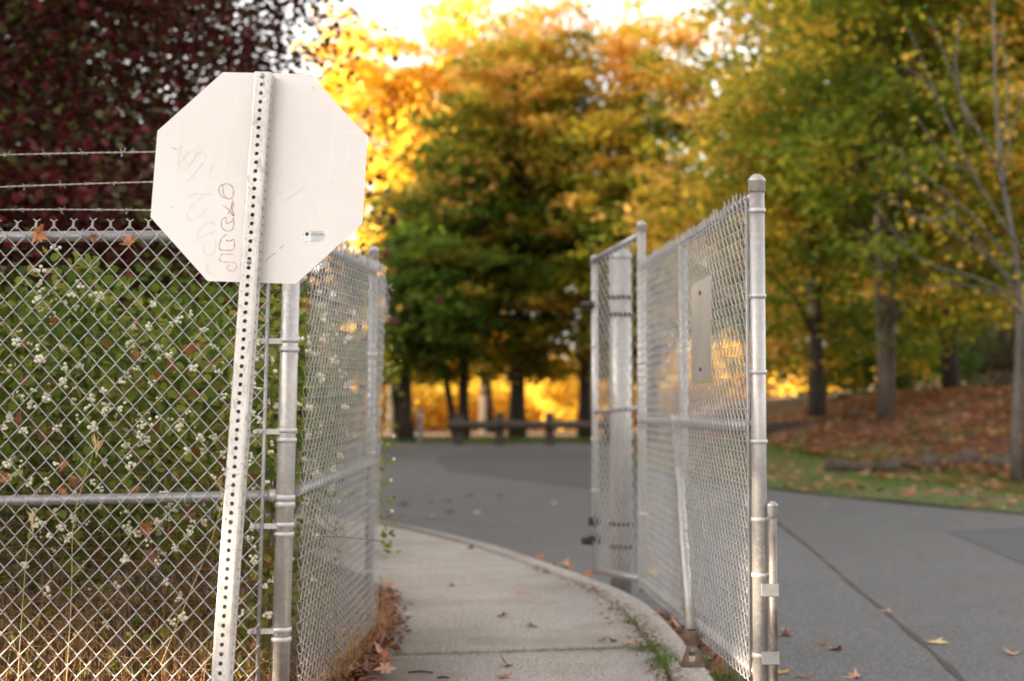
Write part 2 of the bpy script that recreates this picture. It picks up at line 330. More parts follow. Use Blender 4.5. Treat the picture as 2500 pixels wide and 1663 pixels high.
# ------------------------------------------------------------------ chain link
def chainlink(A, B, za0, za1, zb0, zb1, lean=0.0, normal=(0, -1), off=0.0, Wd=.071, Hd=.0815, d=.0062, r=.0021, sides=5, tips=True, jitter=0.0, seed=0, tipmess=0.0):
    """real woven wires between plan points A and B; bottom za0->zb0, top za1->zb1. Returns verts, quads"""
    rg = np.random.default_rng(seed)
    A = np.array(A, float); B = np.array(B, float); Ln = np.linalg.norm(B - A); dr = (B - A) / Ln; nm = np.array(normal, float)
    cw = Wd / 2; m = int(Ln / cw); turns = int((min(za1 - za0, zb1 - zb0)) / Hd)
    t1 = np.array([0, .045, .25, .455, .5, .545, .75, .955])
    xo = np.array([-.03, .06, .5, .94, 1.03, .94, .5, .06]); wo_ = np.array([0, .85, 1, .85, 0, -.85, -1, -.85])
    nn = turns * 8 + 5; k_ = np.arange(nn + 4)
    T_ = t1[k_ % 8] + k_ // 8; X_s = xo[k_ % 8]; W_s = wo_[k_ % 8]
    ev = (np.arange(m) % 2 == 0)[:, None]
    tt = np.where(ev, T_[None, :nn], T_[None, 4:nn + 4] - .5); xx = np.where(ev, X_s[None, :nn], X_s[None, 4:nn + 4]); ww = np.where(ev, W_s[None, :nn], W_s[None, 4:nn + 4])
    i = np.arange(m)[:, None]
    u = (i + xx) * cw; v = tt * Hd
    hh = (turns + .5) * Hd
    f = u / Ln; z0 = za0 + (zb0 - za0) * f; z1 = za1 + (zb1 - za1) * f
    z = z0 + v / hh * (z1 - z0)
    wv = ww * d + off + jitter * np.sin(u * 3.3 + seed) * np.sin(z * 2.7)
    P = np.stack([A[0] + dr[0] * u + nm[0] * wv + lean * (z - HC), A[1] + dr[1] * u + nm[1] * wv, z], -1)
    V, Q = tubes(P, r, sides, ref=(nm[0], nm[1], 0))
    if tips:
        # twisted selvage ends over every second wire
        segs = []
        for k in range(0, m - 1):
            if k % 2: continue
            uu = (k + 1) * cw if (k % 2 == 0) else (k + 1) * cw
            fz = uu / Ln; zt = za1 + (zb1 - za1) * fz - (0 if k % 2 == 0 else Hd * .5)
            if tipmess: zt = za1 + (zb1 - za1) * fz - rg.uniform(0, .02)
            ln = .024 * (1 + rg.uniform(-.15, .15)) * (1 + tipmess)
            s = np.linspace(0, 1, 9)
            tilt = rg.normal(0, .10 + .5 * tipmess); tw = rg.normal(0, .06 + .5 * tipmess)
            for sg in (0, math.pi):
                ph = sg + s * 5.5
                fl = np.where(s > .72, (s - .72) / .28, 0)
                a = np.cos(ph) * .0026 + (np.cos(sg) * fl * .011) + tilt * s * ln
                c = np.sin(ph) * .0026 + tw * s * ln
                zz = zt - .012 + s * (ln + .012)
                segs.append(np.stack([A[0] + dr[0] * (uu + a) + nm[0] * (c + off) + lean * (zz - HC), A[1] + dr[1] * (uu + a) + nm[1] * (c + off), zz], -1))
        V2, Q2 = tubes(np.array(segs), r * .95, sides, ref=(nm[0], nm[1], 0.001))
        Q = np.vstack([Q, Q2 + len(V)]); V = np.vstack([V, V2])
    return V, Q
def link_mesh(name, VQ, m, parent): return link(name, np_mesh(name, *VQ, smooth=True), parent, m)

def ring(parent, c, r, h=.02, name='brace_band', m=None, axis=None):
    s = MB(); c = Vector(c)
    s.lathe((0, 0, 0), [(r, -h / 2), (r + .003, -h / 2 + .001), (r + .0035, 0), (r + .003, h / 2 - .001), (r, h / 2)], 18)
    o = s.build(name, m or M['band'], parent); o.location = c
    return o
def dome_cap(parent, c, r, name='post_cap', m=None):
    s = MB(); s.lathe((0, 0, 0), [(r + .003, -.045), (r + .004, -.044), (r + .004, -.006), (r + .0055, -.004), (r + .0055, 0), (r + .001, r * .25), (r * .78, r * .58), (r * .42, r * .8), (.0006, r * .86)], 20)
    o = s.build(name, m or M['galvpost'], parent); o.location = c; return o

# --- left run, facing the camera
FY = 5.36; LEAN = .020
def lx(px, z): return (px - 1250) / F * FY
fence = empty('chain_link_fence', (-2.0, FY, 0), 'galvanized chain link fence across the left, topped with barbed wire', 'fence', 'chain link fence panels')
FO = fence.location
cpx = -.845                                     # corner post at camera height
def cp(z): return Vector((cpx + LEAN * (z - HC), FY, z)) - FO
s = MB(); s.pipe([cp(-.05), cp(2.13)], .0345, 20); s.build('corner_post', M['galvpost'], fence)
dome_cap(fence, cp(2.14), .0345)
s = MB(); s.pipe([Vector((-4.6, FY, 1.785)) - FO, Vector((-1.88, FY, 1.797)) - FO, Vector((cpx - .02, FY, 1.803)) - FO], .0205, 14); s.build('top_rail', M['galv'], fence)
s = MB(); s.pipe([Vector((-4.6, FY, .785)) - FO, Vector((-1.93, FY, .801)) - FO, Vector((-1.05, FY, .818)) - FO, cp(.822)], .0205, 14); s.build('middle_rail', M['galv'], fence)
s = MB(); s.pipe([Vector((-3.7, FY + .01, -.05)) - FO, Vector((-3.65, FY + .01, 1.8)) - FO], .027, 14); s.build('line_post', M['galvpost'], fence)
tb = MB()
def tbp(z): return Vector((-.925 + LEAN * (z - HC), FY - .028, z)) - FO
d = (tbp(1.75) - tbp(.03)); tb.pipe([tbp(.03), tbp(1.78)], .0078, 6); tb.build('tension_bar', M['galv'], fence)
VQ = chainlink((-4.4, FY), (-.917, FY), .03, 1.826, .03, 1.838, lean=LEAN, normal=(0, -1), off=.031, d=.0055, r=.0022, tips=True, seed=2)
VQ = (VQ[0] - np.array(FO), VQ[1]); link_mesh('chain_link_mesh', VQ, M['wire'], fence)
def tension_band(py):
    z = HC - (py - 996) / F * FY
    ring(fence, cp(z + .008), .0355, .019); ring(fence, cp(z - .028), .0355, .019)
    q = MB(); p = cp(z + .004)
    q.box(p + Vector((-.062, -.026, 0)), (.10, .006, .020)); q.pipe([p + Vector((-.112, -.045, 0)), p + Vector((-.112, -.010, 0))], .0085, 10)
    q.build('tension_band', M['band'], fence)
for py in (836, 1056, 1284, 1536): tension_band(py)
z = HC - (1220 - 996) / F * FY
ring(fence, cp(z + .010), .0355, .022); ring(fence, cp(z - .016), .0355, .022)
s = MB(); s.pipe([cp(.822) + Vector((-.06, 0, 0)), cp(.822) + Vector((-.03, 0, 0))], [.024, .026], 14); s.build('rail_cup', M['band'], fence)
for x in (-1.62, -1.22, -2.1):                  # wire ties on the rails
    for zz in (1.80, .808):
        th = np.linspace(0, 2 * np.pi, 13); P = np.stack([np.full(13, x) + th * .0012, FY - .012 + np.cos(th) * .040, zz + np.sin(th) * .0235], -1) - np.array(FO)
        link('wire_tie', np_mesh('wire_tie', *tubes(P[None], .0016, 5, ref=(1, 0, 0.01)), smooth=True), fence, M['wirerust'])
# barbed wire strands with their barbs
bs = []
th = np.linspace(0, 2 * np.pi * 2.2, 14)
for sg in (-1, 1):
    pts = np.stack([sg * .004 + np.linspace(-.004, .004, 14), np.cos(th) * .0042, np.sin(th) * .0042], -1)
    e0 = pts[0] + np.array([-.008 * sg, -.008, .017]); e1 = pts[-1] + np.array([.007 * sg, .006, -.016])
    bs.append(np.vstack([e0[None], pts, e1[None]]))
barb_me = np_mesh('barb', *tubes(np.array(bs), .0013, 5, ref=(1, 0.02, 0.03)), smooth=True); barb_me.materials.append(M['wirerust'])
for (yl, yr, bx) in ((380, 373, (10, 105, 197, 296, -120, -250)), (459, 447, (58, 146, 212, 279, -60, -190)), (515, 516.5, (52, 150, 240, 310, -80, -210))):
    st = []
    xw = np.linspace(-4.4, -.87, 420)
    for ph in (0, math.pi):
        px_ = 1250 + xw / FY * F; zy = HC - ((yl + (yr - yl) * px_ / 370) - 996) / F * FY - .006 * np.sin((xw + .9) * 2.2)
        q = xw * 2 * np.pi / .055 + ph
        st.append(np.stack([xw, FY - .02 + np.cos(q) * .0019, zy + np.sin(q) * .0019], -1) - np.array(FO))
    bwire = link('barbed_wire', np_mesh('barbed_wire', *tubes(np.array(st), .00165, 5, ref=(0, 1, 0.01)), smooth=True), fence, M['wirerust'])
    for k, bxp in enumerate(bx):
        xb = (bxp - 1250) / F * FY; zy = HC - ((yl + (yr - yl) * bxp / 370) - 996) / F * FY - .006 * math.sin((xb + .9) * 2.2)
        o = link('barb', barb_me, bwire); o.location = Vector((xb, FY - .02, zy)) - FO; o.rotation_euler = (random.uniform(0, 6), random.uniform(-.3, .3), random.uniform(-.3, .3))

# --- return run along the sidewalk
SA = (-.835, 5.42); SB = (-.718, 7.40)
fence2 = empty('chain_link_fence', (SA[0], SA[1], 0), 'short chain link panel running back along the sidewalk beside the white berries', 'fence', 'chain link fence panels')
FO2 = fence2.location
def f2(p): return Vector(p) - FO2
fpx = -.722
s = MB(); s.pipe([f2((fpx - .02, 7.4, -.04)), f2((fpx, 7.4, 1.97))], .0235, 16); s.build('line_post', M['galv'], fence2)
dome_cap(fence2, f2((fpx, 7.4, 1.975)), .0235)
s = MB(); s.pipe([f2((cpx + .03, FY + .03, .835)), f2((fpx, 7.4, .875))], .0205, 14); s.build('middle_rail', M['galv'], fence2)
s = MB(); s.pipe([f2((cpx + .04, FY + .03, 1.80)), f2((fpx, 7.4, 1.86))], .0205, 14); s.build('top_rail', M['galv'], fence2)
VQ = chainlink((cpx + .035, FY + .03), (fpx + .02, 7.42), .02, 1.83, .05, 1.89, lean=.012, normal=(1, -.06), off=.022, d=.0075, r=.0019, seed=5, jitter=.008, tipmess=.2)
VQ = (VQ[0] - np.array(FO2), VQ[1]); link_mesh('chain_link_mesh', VQ, M['wire'], fence2)
for py in (866, 1020, 1105, 1222, 1392):
    z = HC - (py - 996) / F * 7.4; ring(fence2, f2((fpx - .02 * (1.97 - z) / 2, 7.4, z)), .0245, .018)
# torn wire ends beyond the far post
segs = []
for k in range(26):
    p0 = np.array([fpx + .03, 7.43, 1.86 - abs(rng.normal(0, .12))]); s_ = np.linspace(0, 1, 9)[:, None]
    dv = np.array([rng.uniform(.0, .07), rng.uniform(0, .10), rng.uniform(-.16, .05)])
    segs.append(p0 + s_ * dv + np.stack([np.sin(s_[:, 0] * rng.uniform(3, 7)) * .018, np.cos(s_[:, 0] * rng.uniform(3, 7)) * .018, np.sin(s_[:, 0] * 4 + k) * .02], -1) - np.array(FO2))
link('loose_wire', np_mesh('loose_wire', *tubes(np.array(segs), .0021, 5, ref=(.3, .8, .5)), smooth=True), fence2, M['wire'])

# --- gate leaf on the right
GA = Vector((.928, 5.36, 0)); GB = Vector((.776, 8.5, 0))
gdir = (GB - GA).normalized(); gn = Vector((-gdir.y, gdir.x, 0))        # normal towards the walk (left)
gate = empty('gate_leaf', GA, 'long chain link gate leaf swung open along the kerb', 'gate', 'chain link gate leaves')
def gg(u, z, off=0.0): return gdir * u + gn * off + Vector((0, 0, z))
GL = (GB - GA).length
s = MB(); s.pipe([gg(0, .09), gg(0, 2.0)], .0285, 20); s.build('gate_end_post', M['galvpost'], gate)
dome_cap(gate, gg(0, 2.012), .0285)
for py in (513, 723, 909, 1078, 1266, 1400, 1592):
    ring(gate, gg(0, HC - (py - 996) / F * FY), .0295, .017)
s = MB(); s.pipe([gg(GL, .06), gg(GL, 2.24)], .0265, 16); s.build('gate_end_post', M['galvpost'], gate); dome_cap(gate, gg(GL, 2.25), .0265)
for z in (1.86, 1.42, .98, .52): ring(gate, gg(GL, z), .0275, .018)
for nm, z0, z1 in (('top_rail', 1.955, 1.99), ('middle_rail', 1.078, 1.075), ('bottom_rail', .155, .125)):
    s = MB(); s.pipe([gg(.02, z0), gg(GL * .5, (z0 + z1) / 2 - (.006 if nm == 'top_rail' else 0)), gg(GL - .02, z1)], .021, 14); s.build(nm, M['galv'], gate)
um = (GA.x - .1205 * GA.y) / (.1205 * gdir.y - gdir.x)
s = MB(); s.pipe([gg(um, .15), gg(um, 1.97)], .0225, 14); s.build('upright', M['galv'], gate)
VQ = chainlink((GA + gdir * .045).to_tuple()[:2], (GB - gdir * .03).to_tuple()[:2], .12, 1.965, .10, 2.0, normal=gn.to_tuple()[:2], off=.029, d=.0075, r=.0021, seed=9, jitter=.006, tipmess=.2)
VQ = (VQ[0] - np.array(GA), VQ[1]); link_mesh('chain_link_mesh', VQ, M['wire'], gate)
s = MB(); s.pipe([gg(.045, .14, .03), gg(.045, 1.94, .03)], .007, 6); s.build('tension_bar', M['galv'], gate)
# loose brace pipe with its foot
b0 = Vector((.832, 7.25, 1.10)) - GA; b1 = Vector((.800, 6.40, .055)) - GA
s = MB(); s.pipe([b0, b1], .0225, 14); s.build('brace_pipe', M['galvpost'], gate)
s = MB(); s.lathe((0, 0, 0), [(.024, 0), (.029, .002), (.029, .045), (.024, .047)], 14); o = s.build('brace_collar', M['band'], gate); o.location = b0 + Vector((0, -.015, -.03))
s = MB(); fx = Vector((.80, 6.40, 0)) - GA
s.lathe(fx + Vector((0, 0, .0)), [(.024, .16), (.032, .155), (.033, .10), (.030, .095)], 12)
s.box(fx + Vector((0, -.01, .012)), (.11, .08, .006)); s.add([fx + Vector(p) for p in ((-.05, -.03, .016), (-.02, -.03, .10), (-.012, -.03, .016), (-.05, -.022, .016), (-.02, -.022, .10), (-.012, -.022, .016))], [(0, 1, 2), (5, 4, 3), (0, 3, 4, 1), (1, 4, 5, 2)])
s.add([fx + Vector(p) for p in ((.05, -.03, .016), (.02, -.03, .10), (.012, -.03, .016), (.05, -.022, .016), (.02, -.022, .10), (.012, -.022, .016))], [(2, 1, 0), (3, 4, 5), (1, 4, 3, 0), (2, 5, 4, 1)])
s.build('brace_foot', M['rust'], gate)
# pale strap plate with two bolts = the back of a small sign on the mesh
def u_at(px, off):
    k = (px - 1250) / F; o_ = GA + gn * off; return (o_.x - k * o_.y) / (k * gdir.y - gdir.x)
u0 = u_at(1737, .045); u1 = u_at(1689, .045)
plate = empty('metal_plate', GA + gg((u0 + u1) / 2, 1.49, .045), 'blank aluminium sign plate bolted to the gate mesh', 'sign')
me_p = MB(); rad = .03; hw = (u1 - u0) / 2; hh = .225
loop = []
for cx, cz, a0 in ((hw - rad, hh - rad, 0), (-hw + rad, hh - rad, 90), (-hw + rad, -hh + rad, 180), (hw - rad, -hh + rad, 270)):
    for k in range(5): q = R(a0 + 22.5 * k); loop.append((cx + rad * math.cos(q), cz + rad * math.sin(q)))
V = [gdir * a + gn * .0015 + Vector((0, 0, b)) for a, b in loop] + [gdir * a - gn * .0015 + Vector((0, 0, b)) for a, b in loop]; n = len(loop)
me_p.add(V, [tuple(range(n))[::-1], tuple(range(n, 2 * n))] + [(i, (i + 1) % n, (i + 1) % n + n, i + n) for i in range(n)]); me_p.build('plate', M['plate'], plate)
for zz in (hh - .055, -hh + .055):
    s = MB(); s.pipe([gn * .001 + Vector((0, 0, zz)), gn * .008 + Vector((0, 0, zz))], .011, 6); s.build('bolt', M['rust'], plate)
# drop rod beside the end post
rod = empty('drop_rod', (.972, 5.33, 0), 'stained steel drop rod clipped beside the open gate end post', 'gate hardware')
s = MB(); s.pipe([(0, 0, .02), (0, 0, .785)], .0150, 14); s.build('rod', M['darkpipe'], rod); dome_cap(rod, (0, 0, .79), .0150, 'rod_cap', M['galv'])
for zz in (.475, .225):
    s = MB(); s.box((-.014, 0, zz), (.062, .040, .045)); s.build('clip', M['galv'], rod)
# faint pink scribble on the end post
def ribbon(pts3, wdt, nrm_, up=.0004):
    pts = [Vector(p) for p in pts3]; V = []; n = len(pts)
    for i, p in enumerate(pts):
        t = (pts[min(i + 1, n - 1)] - pts[max(i - 1, 0)]).normalized(); s_ = t.cross(nrm_).normalized() * (wdt if not isinstance(wdt, (list, tuple)) else wdt[i]) / 2
        V += [p + s_ + nrm_ * up, p - s_ + nrm_ * up]
    return V, [(2 * i, 2 * i + 2, 2 * i + 3, 2 * i + 1) for i in range(n - 1)]
s = MB()
for P in ([(-3, 0), (-3, 8), (3, 8), (3, 0)], [(-3, 14), (2, 14), (-2, 20), (3, 22)], [(-2, 28), (2, 32)], [(0, 38), (1, 41)]):
    s.add(*ribbon([Vector((a * .0018, -.0298, HC - (933 - 996) / F * FY - b * .0022)) for a, b in P], .0022, Vector((0, -1, 0))))
s.build('ink_scribble', M['pinkink'], gate)

# --- narrow leaf and thick post
HA = Vector((.772, 8.54, 0)); HB = Vector((.538, 9.25, 0)); hd = (HB - HA).normalized(); hn = Vector((-hd.y, hd.x, 0)); HL = (HB - HA).length
leaf2 = empty('gate_leaf', HA, 'narrow chain link gate leaf in front of the thick post', 'gate', 'chain link gate leaves')
def hh_(u, z, off=0.0): return hd * u + hn * off + Vector((0, 0, z))
s = MB(); s.pipe([hh_(HL, .08), hh_(HL, 2.12)], .0225, 14); s.build('gate_end_post', M['galvpost'], leaf2); dome_cap(leaf2, hh_(HL, 2.13), .0225)
for z in (1.92, 1.55, .95, .62): ring(leaf2, hh_(HL, z), .0235, .018)
for nm, z0, z1 in (('top_rail', 2.19, 2.11), ('middle_rail', 1.15, 1.12), ('bottom_rail', .13, .10)):
    s = MB(); s.pipe([hh_(.02, z0), hh_(HL, z1)], .0215 if nm != 'middle_rail' else .014, 14); s.build(nm, M['galv'], leaf2)
VQ = chainlink((HA + hd * .03).to_tuple()[:2], (HB - hd * .03).to_tuple()[:2], .12, 2.17, .12, 2.08, normal=hn.to_tuple()[:2], off=.027, d=.0075, r=.0021, seed=12, jitter=.006, tips=False)
VQ = (VQ[0] - np.array(HA), VQ[1]); link_mesh('chain_link_mesh', VQ, M['wire'], leaf2)
for py in (744, 1318):
    z = HC - (py - 996) / F * 9.25; s = MB(); s.pipe([hh_(HL, z), hh_(HL, z) + Vector((-.085, -.02, 0))], [.03, .022], 8); s.build('latch', M['blackiron'], leaf2)
for z in (.42, .30):
    s = MB(); s.box(hh_(HL - .04, z, .02), (.075, .06, .05)); s.build('hinge', M['blackiron'], leaf2)
gpost = empty('gate_post', (.722, 9.46, RZ), 'thick round steel gate post with domed cap behind the narrow leaf', 'post')
s = MB(); s.pipe([(0, 0, 0), (0, 0, 2.26)], .073, 24); s.build('post', M['galvpost'], gpost)
s = MB(); s.lathe((0, 0, 2.26), [(.075, -.03), (.077, -.028), (.077, 0), (.06, .03), (.03, .045), (.001, .05)], 24); s.build('post_cap', M['galv'], gpost)
for py in (725, 767, 1279, 1334):
    z = HC - (py - 996) / F * 9.4 - RZ; s = MB(); s.lathe((0, 0, z), [(.073, -.014), (.0775, -.013), (.0775, .013), (.073, .014)], 24); s.build('strap', M['blackiron'], gpost)

# ------------------------------------------------------------------ the sign seen from behind
SY = 4.06; sgn = empty('stop_sign', at(590, 425, SY), 'octagonal road sign seen from behind on a leaning perforated post', 'sign')
roll = R(2.25); yaw = R(-4)
SM = Matrix.Rotation(yaw, 4, 'Z') @ Matrix.Rotation(R(-5), 4, 'X') @ Matrix.Rotation(roll, 4, 'Y'); sgn.rotation_euler = SM.to_euler()
SO = Vector(sgn.location)
# centre of the panel in the photo: display (596,407)
PC = at(596 * K, 407 * K, SY); sgn.location = PC; SO = PC
hf = .3085; ap = hf * math.tan(R(22.5))
oct_ = [(-ap, hf), (ap, hf), (hf, ap), (hf, -ap), (ap, -hf), (-ap, -hf), (-hf, -ap), (-hf, ap)]
s = MB(); V = [(x, 0, z) for x, z in oct_] + [(x, .0022, z) for x, z in oct_]
s.add(V, [tuple(range(8))[::-1], tuple(range(8, 16))] + [(i, (i + 1) % 8, (i + 1) % 8 + 8, i + 8) for i in range(8)]); s.build('sign_panel', M['sign'], sgn)
Minv = SM.inverted()
def onpanel(px, py, lift=0.0):
    d = (Minv.to_3x3() @ ray(px, py)); o = Minv.to_3x3() @ (Vector((0, 0, HC)) - SO); t = (-lift - o.y) / d.y
    return o + d * t
# perforated square tube: wall plates with real holes
PW = .0495; PD = .0495; PT = .0024; PIT = .0254
def perf_strip(W, n, hr, org, ux, uz, nn, th):
    """n cells of W x PIT with a round hole each; org bottom centre"""
    V = []; Fc = []; sides = 12
    for k in range(n):
        c = org + uz * (PIT * (k + .5)); b = len(V)
        hs = []
        for q in range(sides):
            a = 2 * math.pi * (q + .5) / sides; x, z = math.cos(a), math.sin(a)
            hs.append((x, z))
        sq = []
        for x, z in hs:
            sx, sz = abs(x) / (W / 2), abs(z) / (PIT / 2)
            m_ = 1 / max(sx, sz); sq.append((x * m_, z * m_))
        # snap corner directions
        for lay in (0, 1):
            o_ = nn * (-th * lay)
            V += [c + ux * x * hr + uz * z * hr + o_ for x, z in hs]
            if lay == 0: V += [c + ux * x + uz * z + o_ for x, z in sq]
        # corners
        cr = [c + ux * sx * W / 2 + uz * sz * PIT / 2 for sx, sz in ((1, 1), (-1, 1), (-1, -1), (1, -1))]; V += cr
        H = b; S = b + sides; I = b + 2 * sides; Cn = b + 3 * sides
        for q in range(sides):
            r_ = (q + 1) % sides
            Fc.append((H + q, S + q, S + r_, H + r_)); Fc.append((H + r_, I + r_, I + q, H + q))
            a0, a1 = sq[q], sq[r_]
            on = lambda p: abs(abs(p[0]) - W / 2) < 1e-7
            if on(a0) != on(a1):
                sx = 1 if a0[0] + a1[0] > 0 else -1; sz = 1 if a0[1] + a1[1] > 0 else -1
                ci = {(1, 1): 0, (-1, 1): 1, (-1, -1): 2, (1, -1): 3}[(sx, sz)]; Fc.append((S + q, Cn + ci, S + r_))
    return V, Fc
topz = hf - .012; NC = 72; botz = topz - NC * PIT
ux, uy, uz = Vector((1, 0, 0)), Vector((0, 1, 0)), Vector((0, 0, 1))
s = MB(); BV = .006; x0 = .002
cx = Vector((x0, 0, 0))
for W_, org, a_, n_, hr in ((PW - 2 * BV, Vector((x0, -PD, botz)), ux, -uy, .0060), (PD - 2 * BV, Vector((x0 + PW / 2, -PD / 2, botz)), uy, ux, .0056), (PD - 2 * BV, Vector((x0 - PW / 2, -PD / 2, botz)), -uy, -ux, .0056)):
    s.add(*perf_strip(W_, NC, hr, org, a_, uz, n_, PT))
# rounded corners, back wall, inner dark wall
for sx in (-1, 1):
    arc = []
    for k in range(5):
        q = R(90 * k / 4); arc.append((x0 + sx * (PW / 2 - BV + BV * math.sin(q)), -PD + BV - BV * math.cos(q)))
    V = [(x, y, z) for z in (botz, topz) for x, y in arc]; Fq = [(k, k + 1, 5 + k + 1, 5 + k) if sx > 0 else (k + 1, k, 5 + k, 5 + k + 1) for k in range(4)]; s.add(V, Fq, True)
    s.box((x0 + sx * (PW / 2 - .0012), -BV / 2 - .0003, (topz + botz) / 2), (.0024, BV - .0012, topz - botz))
s.box((x0, -.0036, (topz + botz) / 2), (PW - .006, .0024, topz - botz))
s.build('post', M['signpost'], sgn)
for py in (0,):                                   # bolt heads near top and bottom of the panel
    for zz in (topz - .5 * PIT, -hf + .05):
        q = MB(); q.lathe((0, 0, 0), [(.0006, .0045), (.006, .0035), (.0078, 0)], 14); o = q.build('bolt', M['galv'], sgn); o.location = (x0, -PD - .0003, zz); o.rotation_euler = (R(90), 0, 0)
# hand-drawn marks
ZS = 600 / 1568.0
def zp(x, y): return onpanel(340 + x * ZS, 140 + y * ZS, .00012)
def smooth(P, n=6):
    return curve_pts(P, max(len(P) * n, 4)).tolist() if len(P) > 2 else P
def scribble(mat_, strokes, wd):
    for st in strokes:
        q = MB(); pts = [zp(x, y) for x, y in smooth(st)]
        q.add(*ribbon(pts, [wd * (0.6 + .6 * abs(math.sin(i * .37 + len(pts)))) for i in range(len(pts))], Vector((0, -1, 0)), .00006 * (1 + random.random())))
        o = q.build('marker_scribble', mat_, sgn)
    return o
scribble(M['marker'], [[(545, 808), (512, 826), (512, 866), (536, 892), (578, 903), (600, 878), (597, 832), (570, 810), (545, 808)], [(533, 818), (538, 870), (566, 906)],
                       [(535, 946), (565, 968), (600, 1012)], [(598, 905), (590, 950), (606, 1016)], [(566, 1002), (600, 930)],
                       [(552, 1020), (528, 1040), (526, 1082), (556, 1108), (590, 1102), (604, 1062), (600, 1022)], [(556, 1020), (556, 1060), (590, 1046), (602, 1024)],
                       [(556, 1130), (524, 1160), (512, 1222), (556, 1232), (600, 1226), (607, 1190), (604, 1160)], [(604, 1160), (580, 1172), (552, 1168)]], .0031).name = 'marker_scribble'
scribble(M['markertan'], [[(600, 1258), (560, 1256), (522, 1260), (514, 1298), (560, 1308), (606, 1310), (621, 1340), (600, 1362), (568, 1356), (556, 1336), (580, 1326)], [(596, 925), (606, 945), (584, 985)]], .0031)
scribble(M['markerfaint'], [[(270, 560), (255, 640), (250, 690), (310, 610), (370, 590)], [(245, 715), (300, 700), (395, 600), (430, 640)], [(250, 570), (320, 690), (380, 565)], [(275, 800), (330, 770), (410, 670)],
                            [(470, 685), (450, 740), (480, 765)], [(310, 905), (360, 870), (450, 880)], [(430, 805), (440, 850), (462, 885)], [(395, 895), (330, 950), (305, 1010), (330, 1040), (380, 1020), (430, 960)],
                            [(430, 1000), (480, 1060), (420, 1060), (365, 1150), (430, 1130), (490, 1110)], [(420, 1180), (410, 1240), (450, 1265), (490, 1220), (480, 1160)], [(330, 1190), (375, 1160)], [(460, 1290), (430, 1330), (450, 1380), (500, 1385)],
                            [(880, 840), (890, 865), (915, 870)], [(960, 800), (985, 830)], [(920, 920), (1000, 870), (1060, 820)]], .0032)
scribble(M['ink'], [[(805, 1302), (835, 1272), (872, 1248)], [(898, 1222), (922, 1196)], [(212, 577), (240, 590)], [(1106, 190), (1110, 200)], [(1110, 206), (1114, 211)], [(207, 956), (212, 962)]], .0012)
# sticker with its print
stk = MB(); c4 = [onpanel(340 + x * ZS, 140 + y * ZS, .0005) for x, y in ((1032, 1102), (1204, 1107), (1201, 1189), (1030, 1184))]
stk.add([c4[0], c4[1], c4[2], c4[3]] + [p + Vector((0, .0004, 0)) for p in c4], [(3, 2, 1, 0), (4, 5, 6, 7), (0, 1, 5, 4), (1, 2, 6, 5), (2, 3, 7, 6), (3, 0, 4, 7)]); sticker = stk.build('sticker', M['sticker'], sgn)
def sp_(x, y): return onpanel(340 + x * ZS, 140 + y * ZS, .0008)
q = MB(); c = sp_(1070, 1128); q.add([c + Vector((.0056 * math.cos(R(20 * k)), 0, .0056 * math.sin(R(20 * k)))) for k in range(18)], [tuple(range(18))])
for st in ([(1032, 1128), (1062, 1128)], [(1070, 1140), (1069, 1182)], [(1046, 1108), (1180, 1110), (1190, 1120), (1188, 1172), (1180, 1178), (1050, 1176), (1044, 1168), (1046, 1108)], [(1093, 1112), (1184, 1114), (1182, 1145), (1092, 1143), (1093, 1112)]):
    q.add(*ribbon([sp_(*p) for p in st], .0005, Vector((0, -1, 0)), .0001))
for row, (y, xa, xb) in enumerate(((1150, 1095, 1182), (1158, 1098, 1180), (1165, 1090, 1172), (1172, 1094, 1156))):
    x = xa
    while x < xb:
        wq = random.uniform(3, 11); q.add(*ribbon([sp_(x, y), sp_(min(x + wq, xb), y)], .0011, Vector((0, -1, 0)), .0001)); x += wq + 2.5
q.build('print', M['ink'], sticker)
for txt, yb in (('NATIONAL', 1128), ('BARRICADE', 1139)):
    cu = bpy.data.curves.new('lettering', 'FONT'); cu.body = txt; cu.size = .0058; cu.align_x = 'CENTER'; cu.offset = .00018
    to_ = bpy.data.objects.new('lettering_text', cu); C.objects.link(to_); bpy.context.view_layer.update()
    me = bpy.data.meshes.new_from_object(to_.evaluated_get(bpy.context.evaluated_depsgraph_get())); bpy.data.objects.remove(to_)
    me.name = 'lettering'; me.materials.clear(); o = link('lettering', me, sticker, M['ink']); o.location = sp_(1138, yb); o.rotation_euler = (R(90), R(1), 0); o.scale = (1.25, 1, 1)

